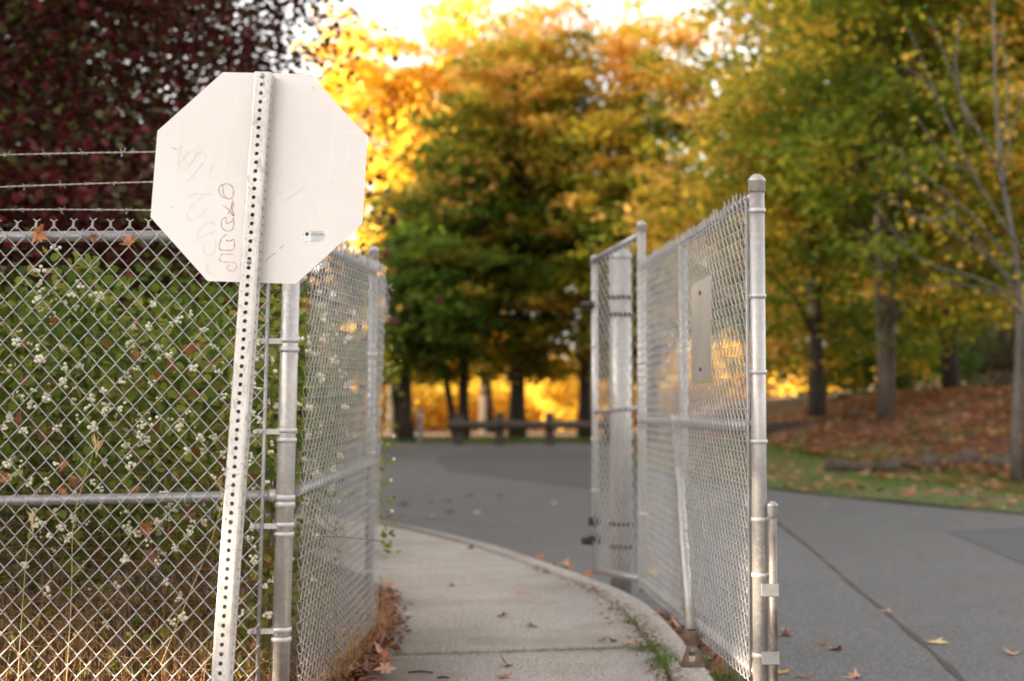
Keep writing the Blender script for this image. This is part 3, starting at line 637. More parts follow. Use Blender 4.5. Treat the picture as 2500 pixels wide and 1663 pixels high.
# ------------------------------------------------------------------ foliage builders
def leaves(Cn, size, tint, up=.7, wr=.72, seed=0, fold=False, droop=0.0):
    """Cn (n,3) leaf centres -> diamonds (or folded two-quad blades)"""
    rg = np.random.default_rng(seed); n = len(Cn)
    nrm = rg.normal(0, 1, (n, 3)); nrm /= np.linalg.norm(nrm, axis=1, keepdims=True); nrm[:, 2] = np.abs(nrm[:, 2]); nrm = nrm * (1 - up) + np.array([0, 0, up]); nrm /= np.linalg.norm(nrm, axis=1, keepdims=True)
    a = rg.normal(0, 1, (n, 3)); a[:, 2] -= droop; a -= nrm * (a * nrm).sum(1, keepdims=True); a /= np.linalg.norm(a, axis=1, keepdims=True); b = np.cross(nrm, a)
    l = (np.broadcast_to(size, (n,)) * rg.uniform(.7, 1.25, n))[:, None]; wv = l * wr
    if not fold:
        V = np.stack([Cn - a * l / 2, Cn + b * wv / 2 + a * l * .05, Cn + a * l / 2, Cn - b * wv / 2 + a * l * .05], 1)
        return V.reshape(-1, 3), np.arange(4 * n).reshape(n, 4), tint
    f = nrm * l * .10
    V = np.stack([Cn - a * l / 2, Cn + a * l / 2, Cn - a * l * .22 + b * wv / 2 + f, Cn + a * l * .22 + b * wv * .46 + f, Cn - a * l * .22 - b * wv / 2 + f, Cn + a * l * .22 - b * wv * .46 + f], 1)
    base = np.arange(n)[:, None] * 6
    Fq = np.concatenate([base + np.array([0, 2, 3, 1]), base + np.array([0, 1, 5, 4])], 1).reshape(-1, 4)
    return V.reshape(-1, 3), Fq, np.repeat(tint, 2)

def tree(name, label, cat, x, y, h, r, base, mat_, tintf, trunk_r=.2, nclu=160, per=55, lsize=.2, seed=1, lobes=11, flat=.45, bark='bark', spread=.55, group='autumn trees beyond the road', z0=None, fork=None, up=.35, ry=None, limbs_n=10, fold=False, show_limbs=True):
    rg = np.random.default_rng(seed); z0 = float(ground_z(x, y)) if z0 is None else z0
    root = empty(name, (x, y, z0 - .05), label, cat, group)
    hc = (h + base) / 2; hz = (h - base) / 2; ry = ry or r
    # lobes give the crown an uneven outline
    az = rg.uniform(0, 6.28, lobes); zc = np.linspace(-.74, .68, lobes) + rg.normal(0, .08, lobes); rr_ = rg.uniform(.30, .80, lobes) * np.sqrt(np.clip(1 - ((zc + .3) / 1.15) ** 2, .06, 1)); lc = np.stack([np.cos(az * 1.0 + np.arange(lobes) * 2.4) * rr_, np.sin(az * 0 + np.arange(lobes) * 2.4) * rr_, zc], 1); lr = rg.uniform(.32, .50, lobes)
    li = rg.integers(0, lobes, nclu); dv = rg.normal(0, 1, (nclu, 3)); dv /= np.linalg.norm(dv, axis=1, keepdims=True); dv *= (rg.uniform(0, 1, (nclu, 1)) ** .45)
    cc = lc[li] + dv * lr[li][:, None]; rel = np.clip(np.linalg.norm(cc, axis=1), 0, 1.2)
    ctr = cc * np.array([r, ry, hz]) + np.array([0, 0, hc]); ctr[:, 2] = np.where(ctr[:, 2] < base * .9, base * .9 + rg.uniform(0, .9, nclu), ctr[:, 2])
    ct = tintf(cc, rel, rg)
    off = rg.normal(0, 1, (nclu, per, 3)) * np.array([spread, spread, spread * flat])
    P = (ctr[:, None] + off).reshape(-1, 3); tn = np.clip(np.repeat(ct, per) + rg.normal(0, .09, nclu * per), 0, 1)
    V, Q, tn = leaves(P, lsize, tn, up, .8, seed + 1, fold)
    cr = link('crown', np_mesh('crown', V, Q, tn), root, mat_); cr['kind'] = 'stuff'
    # trunk and limbs
    s = MB(); top = h * .62; pts = []
    for k in range(7):
        f = k / 6; pts.append(Vector((math.sin(f * 3 + seed) * .12 * f * r * .4, math.cos(f * 2.5 + seed) * .1 * f * r * .4, top * f)))
    s.pipe(pts, [trunk_r * 1.35, trunk_r, trunk_r * .92, trunk_r * .8, trunk_r * .62, trunk_r * .42, trunk_r * .22], 12)
    if fork:
        for fx_, fr in fork: s.pipe([Vector((fx_ * .5, 0, .0)), Vector((fx_, .02, top * .2)), Vector((fx_ * 1.8, .05, top * .5)), Vector((fx_ * 4, .1, top * .9))], [fr * 1.3, fr, fr * .7, fr * .25], 10)
    if show_limbs:
        for k in rg.choice(nclu, min(limbs_n * 4, nclu), replace=False):
            e = Vector(ctr[k]); q = min(max((e.z - .25 * math.hypot(e.x, e.y) - hz * .25) / top, .22), .95); i = min(int(q * 6), 5); p0 = pts[i].lerp(pts[i + 1], q * 6 - i)
            m1 = p0.lerp(e, .35) + Vector((0, 0, .12 * (e - p0).length)); m2 = p0.lerp(e, .7) + Vector((rg.normal(0, .15), rg.normal(0, .15), .08 * (e - p0).length))
            br = trunk_r * rg.uniform(.16, .34); s.pipe([p0, m1, m2, e], [br, br * .7, br * .45, br * .15], 7)
    s.build('trunk', M[bark], root)
    return root
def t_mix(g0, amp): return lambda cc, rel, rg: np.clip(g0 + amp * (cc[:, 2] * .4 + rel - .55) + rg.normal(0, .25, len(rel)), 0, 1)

# backdrop woodland trees, left to right
GRP = 'autumn trees beyond the road'
def X_(dx, Yv): return (dx * K - 1250) / F * Yv
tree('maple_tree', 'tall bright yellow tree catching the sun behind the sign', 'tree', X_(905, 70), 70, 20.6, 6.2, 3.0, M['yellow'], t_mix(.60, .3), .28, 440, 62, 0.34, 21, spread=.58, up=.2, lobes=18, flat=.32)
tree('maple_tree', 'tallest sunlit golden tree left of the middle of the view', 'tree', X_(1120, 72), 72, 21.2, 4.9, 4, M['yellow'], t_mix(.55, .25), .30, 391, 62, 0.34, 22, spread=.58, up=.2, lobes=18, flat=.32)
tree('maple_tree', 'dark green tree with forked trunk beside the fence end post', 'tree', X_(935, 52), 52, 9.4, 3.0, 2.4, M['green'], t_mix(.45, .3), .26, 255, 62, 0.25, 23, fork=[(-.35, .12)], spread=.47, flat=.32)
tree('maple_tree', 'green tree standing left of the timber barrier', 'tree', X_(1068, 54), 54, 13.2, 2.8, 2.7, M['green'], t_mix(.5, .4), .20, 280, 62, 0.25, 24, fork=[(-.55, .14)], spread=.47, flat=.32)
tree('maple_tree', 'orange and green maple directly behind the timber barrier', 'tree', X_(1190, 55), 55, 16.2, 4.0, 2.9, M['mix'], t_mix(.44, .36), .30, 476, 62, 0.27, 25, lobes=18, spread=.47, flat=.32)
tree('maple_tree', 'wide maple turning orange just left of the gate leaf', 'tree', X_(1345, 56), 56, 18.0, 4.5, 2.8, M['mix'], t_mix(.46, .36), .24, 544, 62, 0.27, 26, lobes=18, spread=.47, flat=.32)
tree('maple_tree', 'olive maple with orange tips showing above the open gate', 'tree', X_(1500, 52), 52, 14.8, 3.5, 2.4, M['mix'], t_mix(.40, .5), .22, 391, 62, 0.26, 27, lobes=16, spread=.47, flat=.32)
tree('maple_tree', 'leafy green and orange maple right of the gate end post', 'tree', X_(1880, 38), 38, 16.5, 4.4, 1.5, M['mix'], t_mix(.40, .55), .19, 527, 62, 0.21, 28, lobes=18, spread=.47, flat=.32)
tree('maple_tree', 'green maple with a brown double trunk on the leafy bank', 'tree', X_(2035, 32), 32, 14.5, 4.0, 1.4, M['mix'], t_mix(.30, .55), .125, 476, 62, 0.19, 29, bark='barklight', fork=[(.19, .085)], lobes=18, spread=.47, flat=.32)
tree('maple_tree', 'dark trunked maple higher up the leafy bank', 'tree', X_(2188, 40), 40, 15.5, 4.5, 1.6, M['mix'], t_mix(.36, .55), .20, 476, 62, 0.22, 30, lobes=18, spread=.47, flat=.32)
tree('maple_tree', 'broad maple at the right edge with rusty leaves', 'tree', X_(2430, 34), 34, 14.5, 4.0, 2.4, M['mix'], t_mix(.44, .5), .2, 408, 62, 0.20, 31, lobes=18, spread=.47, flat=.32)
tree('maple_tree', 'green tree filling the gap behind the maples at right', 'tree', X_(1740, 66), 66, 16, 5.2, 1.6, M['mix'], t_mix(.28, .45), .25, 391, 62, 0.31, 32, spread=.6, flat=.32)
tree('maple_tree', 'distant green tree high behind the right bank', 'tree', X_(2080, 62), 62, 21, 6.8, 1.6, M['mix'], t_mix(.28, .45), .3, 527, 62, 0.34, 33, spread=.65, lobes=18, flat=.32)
# trees on the left over the fence
tree('plum_tree', 'dark red leaved tree above the barbed wire', 'tree', -5.45, 13.5, 8.4, 3.7, 1.2, M['red'], lambda cc, rel, rg: np.clip(rg.normal(.47, .27, len(rel)), 0, 1), .16, 900, 80, .085, 41, spread=.36, group='trees over the fence', fold=True, lobes=16, z0=-.1, flat=.8, up=.3)
tree('plum_tree', 'sparse grey green tree with a few red leaves above the sign', 'tree', -6.15, 19, 10.6, 3.5, 2.4, M['olive'], lambda cc, rel, rg: np.clip(rg.normal(.5, .25, len(rel)), 0, 1), .15, 230, 60, .10, 42, spread=.45, group='trees over the fence', lobes=14, z0=-.1, flat=.8, up=.3, bark='barkgrey')
tree('plum_tree', 'dark olive tree low behind the red tree', 'tree', -7.2, 19, 7.5, 4.0, .6, M['green'], lambda cc, rel, rg: np.clip(rg.normal(.5, .3, len(rel)), 0, 1), .18, 420, 60, .12, 43, spread=.5, group='trees over the fence', lobes=16, z0=-.1, flat=.8, up=.3)

# unseen woods added off to the left to block the sun and shade the road
def woods(name, spots, mat_, per, lsize, seed, tf, label, spread=.9, hole=None):
    rg = np.random.default_rng(seed); Ps = []
    for (x, y, z, rx, ry, rz, n) in spots:
        dv = rg.normal(0, 1, (n, 3)); dv /= np.linalg.norm(dv, axis=1, keepdims=True); dv *= rg.uniform(.0, 1, (n, 1)) ** .4
        Ps.append(dv * (rx, ry, rz) + (x, y, z))
    cc = np.vstack(Ps); P = (cc[:, None] + rg.normal(0, 1, (len(cc), per, 3)) * (spread, spread, spread * .6)).reshape(-1, 3)
    P[:, 2] = np.maximum(P[:, 2], .05)
    keep = np.ones(len(P), bool)
    if hole is not None: keep = ~((P[:, 1] - (P[:, 0] + 27) * .25 > hole[0]) & (P[:, 1] - (P[:, 0] + 27) * .25 < hole[1]) & (P[:, 2] + (P[:, 0] + 27) * .123 > hole[2]) & (P[:, 2] + (P[:, 0] + 27) * .123 < hole[3]))  # gap cut through the added woods so low sun reaches the fence foot
    keep |= rg.uniform(0, 1, len(P)) < .09
    tn = np.clip(np.repeat(tf(cc, rg), per) + rg.normal(0, .12, len(P)), 0, 1)[keep]; P = P[keep]
    V, Q, tn = leaves(P, lsize, tn, .25, .8, seed)
    o = link(name, np_mesh(name, V, Q, tn), None, mat_); tag(o, label, 'woods' if 'wood' in name else 'shrubs', None, 'stuff'); return o
sp1 = []
rgw = np.random.default_rng(77)
for row in range(2):
    for k in range(13):
        yy = -14 + k * 5.4 + row * 2.7; tall = .92 if yy > 19 else (.42 if yy < 9 else .6)
        if yy > 19:
            sp1.append((-27 - 6 * row + rgw.normal(0, 1), yy, 4.2, 4.6, 4.4, 4.6, 240))
            sp1.append((-27 - 6 * row + rgw.normal(0, 1), yy, 13.5, 4.2, 4.0, 8.0, 62)); continue  # upper crowns thinned to let some sun through to the far trees
        sp1.append((-27 - 6 * row + rgw.normal(0, 1), yy, 12.8 * tall + rgw.normal(0, .6), 4.6, 4.4, 12.0 * tall, int(330 * (.6 + .4 * tall))))
woods('woods', sp1, M['green'], 16, .75, 5, lambda cc, rg: rg.normal(.5, .2, len(cc)), 'unseen tall woods added left of the road to block the sun', 1.0, hole=(-5.6, -.35, 2.3, 4.5))
# sunlit thicket far beyond the trunks
sp2 = [(x, 104 + rgw.normal(0, 5), 2.2 + rgw.uniform(-.6, 2.4), 3.2, 2.5, 3.0, 110) for x in np.linspace(-30, 38, 26)]
woods('sunlit_thicket', sp2, M['yellow'], 22, .42, 6, lambda cc, rg: rg.normal(.62, .22, len(cc)), 'yellow thicket glowing in the sun far behind the trunks', .8)
sp8 = [(x, 78 + rgw.normal(0, 2), 1.0 + rgw.uniform(-.3, .8), 2.4, 2.0, 1.6, 55) for x in np.linspace(-22, 10, 16)]
woods('golden_shrubbery', sp8, M['yellow'], 22, .32, 19, lambda cc, rg: rg.normal(.6, .25, len(cc)), 'low golden shrubs lit by the sun behind the timber barrier', .6)
sp5 = [(x, 84 + rgw.normal(0, 3), 5 + rgw.uniform(-1, 2), 4.2, 3, 5.5, 120) for x in np.linspace(27, 60, 11)]
woods('far_woods', sp5, M['green'], 24, .45, 16, lambda cc, rg: rg.normal(.45, .2, len(cc)), 'far dark green woods behind the bank at right', .9)
sp6 = [(x, 9.5 + rgw.uniform(0, 3.5), .9 + rgw.uniform(0, .35), .8, .8, 1.15, 110) for x in np.linspace(-7.5, -2.25, 12)]
woods('back_shrubbery', sp6, M['green'], 30, .07, 17, lambda cc, rg: rg.normal(.5, .25, len(cc)), 'green shrubs growing behind the snowberry bush', .22)
sp7 = [(x, 40 + rgw.normal(0, 2), 2.2 + rgw.uniform(-.3, 1.5), 2.0, 2, 2.8, 110) for x in np.linspace(-17, -5.5, 9)]
woods('roadside_shrubbery', sp7, M['mix'], 30, .2, 18, lambda cc, rg: rg.normal(.38, .2, len(cc)), 'olive shrubs along the left of the road behind the return fence', .5)
# dark shrubs and pale brush on the bank
sp3 = [(X_(dx, 46), 46 + rgw.normal(0, 1), .9 + float(bank(X_(dx, 46), 46)) + hgt, 1.6, 1.2, 1.1 + hgt, 60) for dx, hgt in ((1905, .2), (1960, .5), (2020, .7), (2080, .8), (2130, .6))]
woods('dark_shrubbery', sp3, M['green'], 30, .16, 8, lambda cc, rg: rg.normal(.25, .15, len(cc)), 'dark green shrubbery in the shade behind the bank', .4)
sp4 = [(X_(dx, 48), 48 + rgw.normal(0, 1), 1.3 + float(bank(X_(dx, 48), 48)), 1.6, 1.2, 1.7, 70) for dx in (2215, 2265, 2315, 2365, 2420)]
woods('pale_shrubbery', sp4, M['brush'], 30, .13, 9, lambda cc, rg: rg.normal(.5, .25, len(cc)), 'pale dry brush behind the bank at right', .4)

# slender grey tree with bare branches at the right edge
bt = empty('young_tree', (X_(2338, 22), 22, float(ground_z(X_(2338, 22), 22)) - .02), 'slender grey young tree with bare branches at the right edge', 'tree')
bo = Vector(bt.location)
def bp(dx, dy, Yv=22): return at(dx * K, dy * K, Yv) - bo
s = MB()
s.pipe([bp(2337, 1105), bp(2337, 1000), bp(2343, 850), bp(2348, 700), bp(2335, 560), bp(2300, 380), bp(2290, 180), bp(2285, -40)], [.085, .060, .056, .048, .038, .028, .02, .012], 12)
s.pipe([bp(2362, 1100, 22.4), bp(2360, 950, 22.4), bp(2366, 720, 22.4), bp(2375, 400, 22.4)], [.07, .05, .042, .024], 12); s.build('trunk', M['barkgrey'], bt)
brs = [[(2347, 700), (2290, 600), (2180, 480), (2080, 400)], [(2340, 620), (2260, 520), (2160, 430), (2040, 330)], [(2335, 560), (2240, 400), (2160, 230), (2090, 60)], [(2300, 390), (2230, 260), (2180, 140), (2140, 40)],
       [(2347, 690), (2250, 640), (2120, 600), (2010, 470)], [(2346, 660), (2230, 560), (2120, 500), (2030, 450)], [(2310, 430), (2330, 300), (2357, 200)], [(2300, 380), (2320, 220), (2300, 60)], [(2348, 720), (2300, 680), (2210, 655), (2130, 660)],
       [(2200, 490), (2150, 505), (2090, 500)], [(2160, 230), (2110, 170), (2060, 150)], [(2230, 300), (2200, 160), (2210, 40)], [(2240, 400), (2170, 360), (2110, 270)]]
for k, br in enumerate(brs):
    yy = 22 - .25 * (k % 5); pts = curve_pts([tuple(bp(a, b, yy - .2 * j)) for j, (a, b) in enumerate(br)], 9)
    s = MB(); s.pipe([Vector(p) for p in pts], [.021 * (1 - .085 * i) for i in range(9)], 7); s.build('branch', M['barkgrey'], bt)
Pl = []
for br in brs:
    for k in range(30):
        f = rng.uniform(.25, 1); i = min(int(f * (len(br) - 1)), len(br) - 2); g = f * (len(br) - 1) - i
        p = bp(br[i][0] + (br[i + 1][0] - br[i][0]) * g, br[i][1] + (br[i + 1][1] - br[i][1]) * g); Pl.append(np.array(p) + rng.normal(0, .16, 3))
Pl = np.array(Pl); V, Q, tn = leaves(Pl, .11, np.clip(rng.normal(.42, .25, len(Pl)), 0, 1), .4, .8, 91, True)
o = link('crown', np_mesh('crown', V, Q, tn), bt, M['mix']); o['kind'] = 'stuff'

# ------------------------------------------------------------------ barrier, marker post, rocks, edging
bar = empty('timber_barrier', (X_(1150, 48.5), 48.5, ground_z(0, 48)), 'low weathered timber rail barrier at the far edge of the asphalt', 'barrier'); bo2 = Vector(bar.location)
for dx in (1055, 1150, 1265, 1400):
    p = Vector((X_(dx, 48.3), 48.3, RZ)) - bo2; s = MB(); s.box(p + Vector((0, 0, .52)), (.32, .32, 1.04)); s.box(p + Vector((0, 0, 1.06)), (.25, .25, .04)); s.build('post', M['timber'], bar)
xs_ = [X_(d_, 48.1) for d_ in (1030, 1150, 1265, 1405)]
for a, b in zip(xs_[:-1], xs_[1:]):
    s = MB(); s.pipe([Vector((a + .01, 48.05, RZ + .68)) - bo2, Vector((b - .01, 48.05, RZ + .65)) - bo2], [.155, .14], 10); s.build('rail', M['timber'], bar)
mp_ = empty('marker_post', (X_(968, 46), 46, RZ), 'thin grey marker post standing left of the timber barrier', 'post')
s = MB(); s.lathe((0, 0, 0), [(.075, 0), (.075, 1.15), (.06, 1.2), (.001, 1.22)], 12); s.build('post', M['greypost'], mp_)
s = MB(); s.lathe((0, 0, 0), [(.078, .95), (.079, .96), (.079, 1.05), (.078, 1.06)], 12); s.build('reflector_band', M['band'], mp_)
def rock_mesh(seed, rx, ry, rz):
    rg = np.random.default_rng(seed); V = []; Fc = []; n, m_ = 10, 6
    for j in range(m_ + 1):
        ph = math.pi * j / m_
        for i in range(n):
            th = 2 * math.pi * i / n; k = 1 + rg.uniform(-.2, .2)
            V.append((rx * math.sin(ph) * math.cos(th) * k, ry * math.sin(ph) * math.sin(th) * k, rz * math.cos(ph) * (k * .5 + .5)))
    Fc = [(j * n + i, (j + 1) * n + i, (j + 1) * n + (i + 1) % n, j * n + (i + 1) % n) for j in range(m_) for i in range(n)]
    return np_mesh('rock', V, np.array(Fc))
rms = [rock_mesh(k, .42, .32, .20) for k in range(5)]
for me in rms: me.materials.append(M['rock'])
for k, (dx, dy) in enumerate([(1925, 1052), (1975, 1058), (2030, 1066), (2085, 1064), (2135, 1060), (2190, 1066), (2240, 1062), (2290, 1070), (2345, 1066), (2400, 1070)]):
    p = gd(dx, dy, RZ); Yv = min(p.y, 30) if p.y > 0 else 28; xx = X_(dx, 26.5 - .25 * k)
    o = link('rock', rms[k % 5]); yv = 26.5 - .25 * k + random.uniform(-.5, .5); o.location = (xx, yv, float(ground_z(xx, yv)) + .03); o.scale = (random.uniform(.45, 1.15), random.uniform(.7, 1.1), random.uniform(.5, 1.25)); o.rotation_euler[2] = random.uniform(0, 6)
    tag(o, ['leftmost', 'second', 'third', 'fourth', 'fifth', 'sixth', 'seventh', 'eighth', 'ninth', 'rightmost'][k] + ' rock' + ('' if k in (0, 9) else ' from the left') + ' in the low row along the leafy bank', 'rock', 'rocks along the foot of the bank')
ed = MB(); xa, xb = X_(1740, 33), X_(2015, 33)
pts = [Vector((xa + (xb - xa) * f, 33 + .5 * f, .56 + .30 * f)) for f in np.linspace(0, 1, 9)]
ed.pipe(pts, .20, 10); tag(ed.build('edging_strip', M['blackiron']), 'dark low edging strip behind the gate end post', 'log')  # dark tube-shaped strip lying along the bank

# ------------------------------------------------------------------ snowberry bush behind the fence
bush = empty('snowberry_bush', (-1.7, 6.2, 0), 'snowberry bush with white berries pressed against the chain link', 'bush'); BO = np.array(bush.location)
def bush_pts(n, seed, depth=.45, front=5.47):
    rg = np.random.default_rng(seed); x = rg.uniform(-3.4, -.93, n); z = rg.uniform(.12, 1.78, n) ; y = front + np.abs(rg.exponential(depth, n))
    top = 1.50 + .16 * np.sin(x * 3.1 + 1) + .10 * np.sin(x * 7.3 + 2) + .04 * np.sin(x * 17)
    keep = (z < top + .12 * rg.normal(0, 1, n)) & (y < 7.5)
    grassy = (z < .62 + .14 * np.sin(x * 5) ) & (x < -1.05) & (rg.uniform(0, 1, n) < .62); keep &= ~grassy
    hole = np.sin(x * 9 + z * 5) * np.sin(z * 11 - x * 4 + y * 6) > .30; keep &= ~(hole & (rg.uniform(0, 1, n) < .82))
    return np.stack([x, y, z], 1)[keep]
P = bush_pts(13500, 1, .34); rgb = np.random.default_rng(3)
tn = np.clip(rgb.normal(.45, .28, len(P)) + .12 * np.sin(P[:, 0] * 4) - .1 * (P[:, 1] > 5.9), 0, 1)
# the 300 nearest leaves are parts of their own
inview = np.where((P[:, 0] > -1.98) & (P[:, 1] < 5.75))[0]; near = inview[np.argsort(P[inview, 1])[:300]]
mask = np.ones(len(P), bool); mask[near] = False
V, Q, t2 = leaves(P[mask] - BO, .044, tn[mask], .12, .78, 4, True, .3)
o = link('foliage', np_mesh('foliage', V, Q, t2), bush, M['bush']); o['kind'] = 'stuff'
lms = []
for k in range(10):
    n = 8; V = []; 
    prof = [(0, 0), (.18, .30), (.42, .40), (.68, .34), (.88, .18), (1.0, .0)]
    L_ = .040
    V = [(0, y * L_, -.10 * L_ * math.sin(y * 3.14)) for y, w_ in prof] + [(w_ * L_, y * L_, .12 * L_ * w_ * 2) for y, w_ in prof[1:-1]] + [(-w_ * L_, y * L_, .12 * L_ * w_ * 2) for y, w_ in prof[1:-1]]
    Fc = [(0, 6, 1), (0, 1, 10)] + [(i, 5 + i, 6 + i, i + 1) for i in range(1, 4)] + [(i + 1, 10 + i, 9 + i, i) for i in range(1, 4)] + [(4, 9, 5), (5, 13, 4)]
    me = bpy.data.meshes.new('leaf'); me.from_pydata(V, [], Fc); me.update(); a = me.attributes.new('tint', 'FLOAT', 'FACE'); a.data.foreach_set('value', np.full(len(Fc), [.12, .22, .3, .4, .45, .55, .62, .7, .8, .93][k], np.float32)); me.materials.append(M['bush']); lms.append(me)
for i in near:
    o = link('leaf', lms[int(np.clip(rgb.normal(4.2, 2.2), 0, 9))], bush); o.location = P[i] - BO; o.rotation_euler = (rgb.uniform(.2, 1.5), rgb.uniform(-.7, .7), rgb.uniform(0, 6.28)); o.scale = (rgb.uniform(.7, 1.1),) * 3
# stems
seg = []
for k in range(170):
    x0_ = rgb.uniform(-3.3, -.95); y0_ = rgb.uniform(5.55, 7.0); s_ = np.linspace(0, 1, 8)
    hx = rgb.normal(0, .35); hy = rgb.normal(-.15, .25); zt = rgb.uniform(.6, 1.65)
    seg.append(np.stack([np.minimum(x0_ + hx * s_ + .05 * np.sin(s_ * 5 + k), -.95), np.maximum(y0_ + hy * s_ ** 2, 5.45), zt * s_ ** .85], -1) - BO)
link('stems', np_mesh('stems', *tubes(np.array(seg), np.linspace(.0045, .0015, 8), 5, ref=(1, 0.1, 0)), smooth=True), bush, M['twig']).name = 'stem'
# berry clusters
def sphere(c, r, n=9, m_=6):
    V = [(c[0] + r * math.sin(math.pi * j / m_) * math.cos(2 * math.pi * i / n), c[1] + r * math.sin(math.pi * j / m_) * math.sin(2 * math.pi * i / n), c[2] + r * math.cos(math.pi * j / m_)) for j in range(m_ + 1) for i in range(n)]
    return V, [(j * n + i, (j + 1) * n + i, (j + 1) * n + (i + 1) % n, j * n + (i + 1) % n) for j in range(m_) for i in range(n)]
cms = []
for k in range(8):
    s = MB(); nb = [1, 2, 3, 4, 5, 6, 7, 4][k]; pl = []
    for b in range(nb):
        for tr_ in range(30):
            c = np.array([random.gauss(0, .008), random.gauss(0, .008), random.gauss(0, .010)]); r_ = random.uniform(.0068, .0095)
            if all(np.linalg.norm(c - q) > .0135 for q, _ in pl): break
        pl.append((c, r_)); s.add(*sphere(c, r_), True)
    o = s.build('berry_cluster', M['berry'], bush); cms.append(o.data); bpy.data.objects.remove(o)
bp_ = bush_pts(5200, 9, .13, 5.445); rgb.shuffle(bp_)
vis = [p for p in bp_ if -1.98 < p[0] and p[2] > .3][:250] 
for p in vis:
    o = link('berry_cluster', cms[rgb.integers(1, 8)], bush); o.location = p - BO; o.rotation_euler = tuple(rgb.uniform(0, 6, 3)); o.scale = (rgb.uniform(.65, 1.0),) * 3
for k in range(46):                                # along the return panel
    p = np.array([-.93 + rgb.normal(0, .03) + .05, rgb.uniform(5.5, 7.3), rgb.uniform(.3, 1.6)]); p[0] = -.90 + (p[1] - 5.4) * .05 - abs(rgb.normal(0, .06))
    o = link('berry_cluster', cms[rgb.integers(0, 8)], bush); o.location = p - BO; o.rotation_euler = tuple(rgb.uniform(0, 6, 3))
Ps = np.stack([-.92 + rgb.uniform(0, .09, 1500) - np.abs(rgb.exponential(.16, 1500)), rgb.uniform(5.5, 7.35, 1500), rgb.uniform(.1, 1.62, 1500)], 1)
V, Q, t2 = leaves(Ps - BO, .036, np.clip(rgb.normal(.5, .2, 1500), 0, 1), .25, .78, 14, True, .3); o = link('foliage', np_mesh('foliage', V, Q, t2), bush, M['bush']); o['kind'] = 'stuff'
# sprigs poking out past the far post
Ps = np.vstack([np.array([-.66, 7.5, zc]) + rgb.normal(0, 1, (16, 3)) * (.03, .03, .045) for zc in (.98, .86, .70, .55, .42, 1.35)])
V, Q, t2 = leaves(Ps - BO, .034, np.clip(rgb.normal(.6, .15, len(Ps)), 0, 1), .3, .78, 15, True); o = link('sprig', np_mesh('sprig', V, Q, t2), bush, M['bush']); o['kind'] = 'stuff'
for zc in (.99, .87, .76, .60):
    o = link('berry_cluster', cms[0], bush); o.location = np.array([-.63 + rgb.normal(0, .01), 7.5, zc]) - BO

# straw, dead vines and weeds
def blades(x0, x1, y0, y1, n, hmin, hmax, wd, seed, bend=.35, xf=None):
    rg = np.random.default_rng(seed); x = rg.uniform(x0, x1, n); y = rg.uniform(y0, y1, n)
    if xf is not None: x, y = xf(x, y)
    h = rg.uniform(hmin, hmax, n) * rg.uniform(.5, 1, n); a = rg.uniform(0, 6.28, n); bd = h * np.clip(rg.normal(0, bend, n), -.9, .9); s_ = np.linspace(0, 1, 5)
    px_ = x[:, None] + np.cos(a)[:, None] * bd[:, None] * s_ ** 2; py_ = y[:, None] + np.sin(a)[:, None] * bd[:, None] * s_ ** 2; pz = h[:, None] * (s_ - .25 * np.abs(bd / h)[:, None] * s_ ** 2)
    wv = wd * (1 - .85 * s_)[None] * rg.uniform(.6, 1.3, n)[:, None]; b = a + rg.normal(1.57, .6, n)
    dx = np.cos(b)[:, None] * wv / 2; dy = np.sin(b)[:, None] * wv / 2
    V = np.stack([np.stack([px_ - dx, py_ - dy, pz], -1), np.stack([px_ + dx, py_ + dy, pz], -1)], 2)   # n,5,2,3
    idx = np.arange(n * 10).reshape(n, 5, 2)
    Q = np.stack([idx[:, :-1, 0], idx[:, :-1, 1], idx[:, 1:, 1], idx[:, 1:, 0]], -1).reshape(-1, 4)
    return V.reshape(-1, 3), Q, np.repeat(np.clip(rg.normal(.45, .25, n), 0, 1), 4)
V, Q, t2 = blades(-3.4, -.93, 5.38, 6.0, 1900, .15, .72, .0036, 31, .75)
# tangled dead vines
seg = []; 
for k in range(2200):
    c = np.array([rgb.uniform(-3.2, -.98), rgb.uniform(5.42, 5.95), abs(rgb.normal(.28, .27))]); s_ = np.linspace(0, 1, 9); ln = rgb.uniform(.15, .5); a0 = rgb.uniform(0, 6.28); tw = rgb.normal(0, 2.5)
    ang = a0 + tw * s_; dx = np.cumsum(np.cos(ang)) * ln / 9; dz = np.cumsum(np.sin(ang)) * ln / 9 * .7
    seg.append(np.stack([c[0] + dx, np.maximum(c[1] + .06 * np.sin(s_ * 4 + k), 5.40), np.maximum(c[2] + dz, .01)], -1))
V3, Q3 = tubes(np.array(seg), .0014, 3, ref=(.2, 1, .1))
Vg = np.vstack([V, V3]); Qg = np.vstack([Q, Q3 + len(V)]); tg_ = np.r_[t2, np.repeat(np.clip(rgb.normal(.28, .2, 2200), 0, 1), 8 * 3)]
tag(link('dry_grass', np_mesh('dry_grass', Vg, Qg, tg_), None, M['straw']), 'tangled dry straw and dead vines at the foot of the fence', 'dry grass', None, 'stuff')
V, Q, t2 = blades(0, 1, 5.4, 7.6, 420, .08, .42, .0034, 33, .8, lambda x, y: (-.80 + (y - 5.4) * .055 + x * .10 - .02, y))
tag(link('dry_grass', np_mesh('dry_grass', V, Q, t2), None, M['straw']), 'dry straw between the return fence panel and the sidewalk', 'dry grass', None, 'stuff')
stalks = [((-1.63, 5.30), [(-.02, 0, .0), (0, 0, .45), (.01, -.01, .75), (.09, -.02, 1.02)]), ((-1.83, 5.31), [(0, 0, 0), (.01, 0, .3), (.03, 0, .62), (.05, 0, .74)]), ((-1.20, 5.31), [(-.1, 0, .2), (0, 0, .45), (.08, 0, .65), (.13, 0, .82)])]
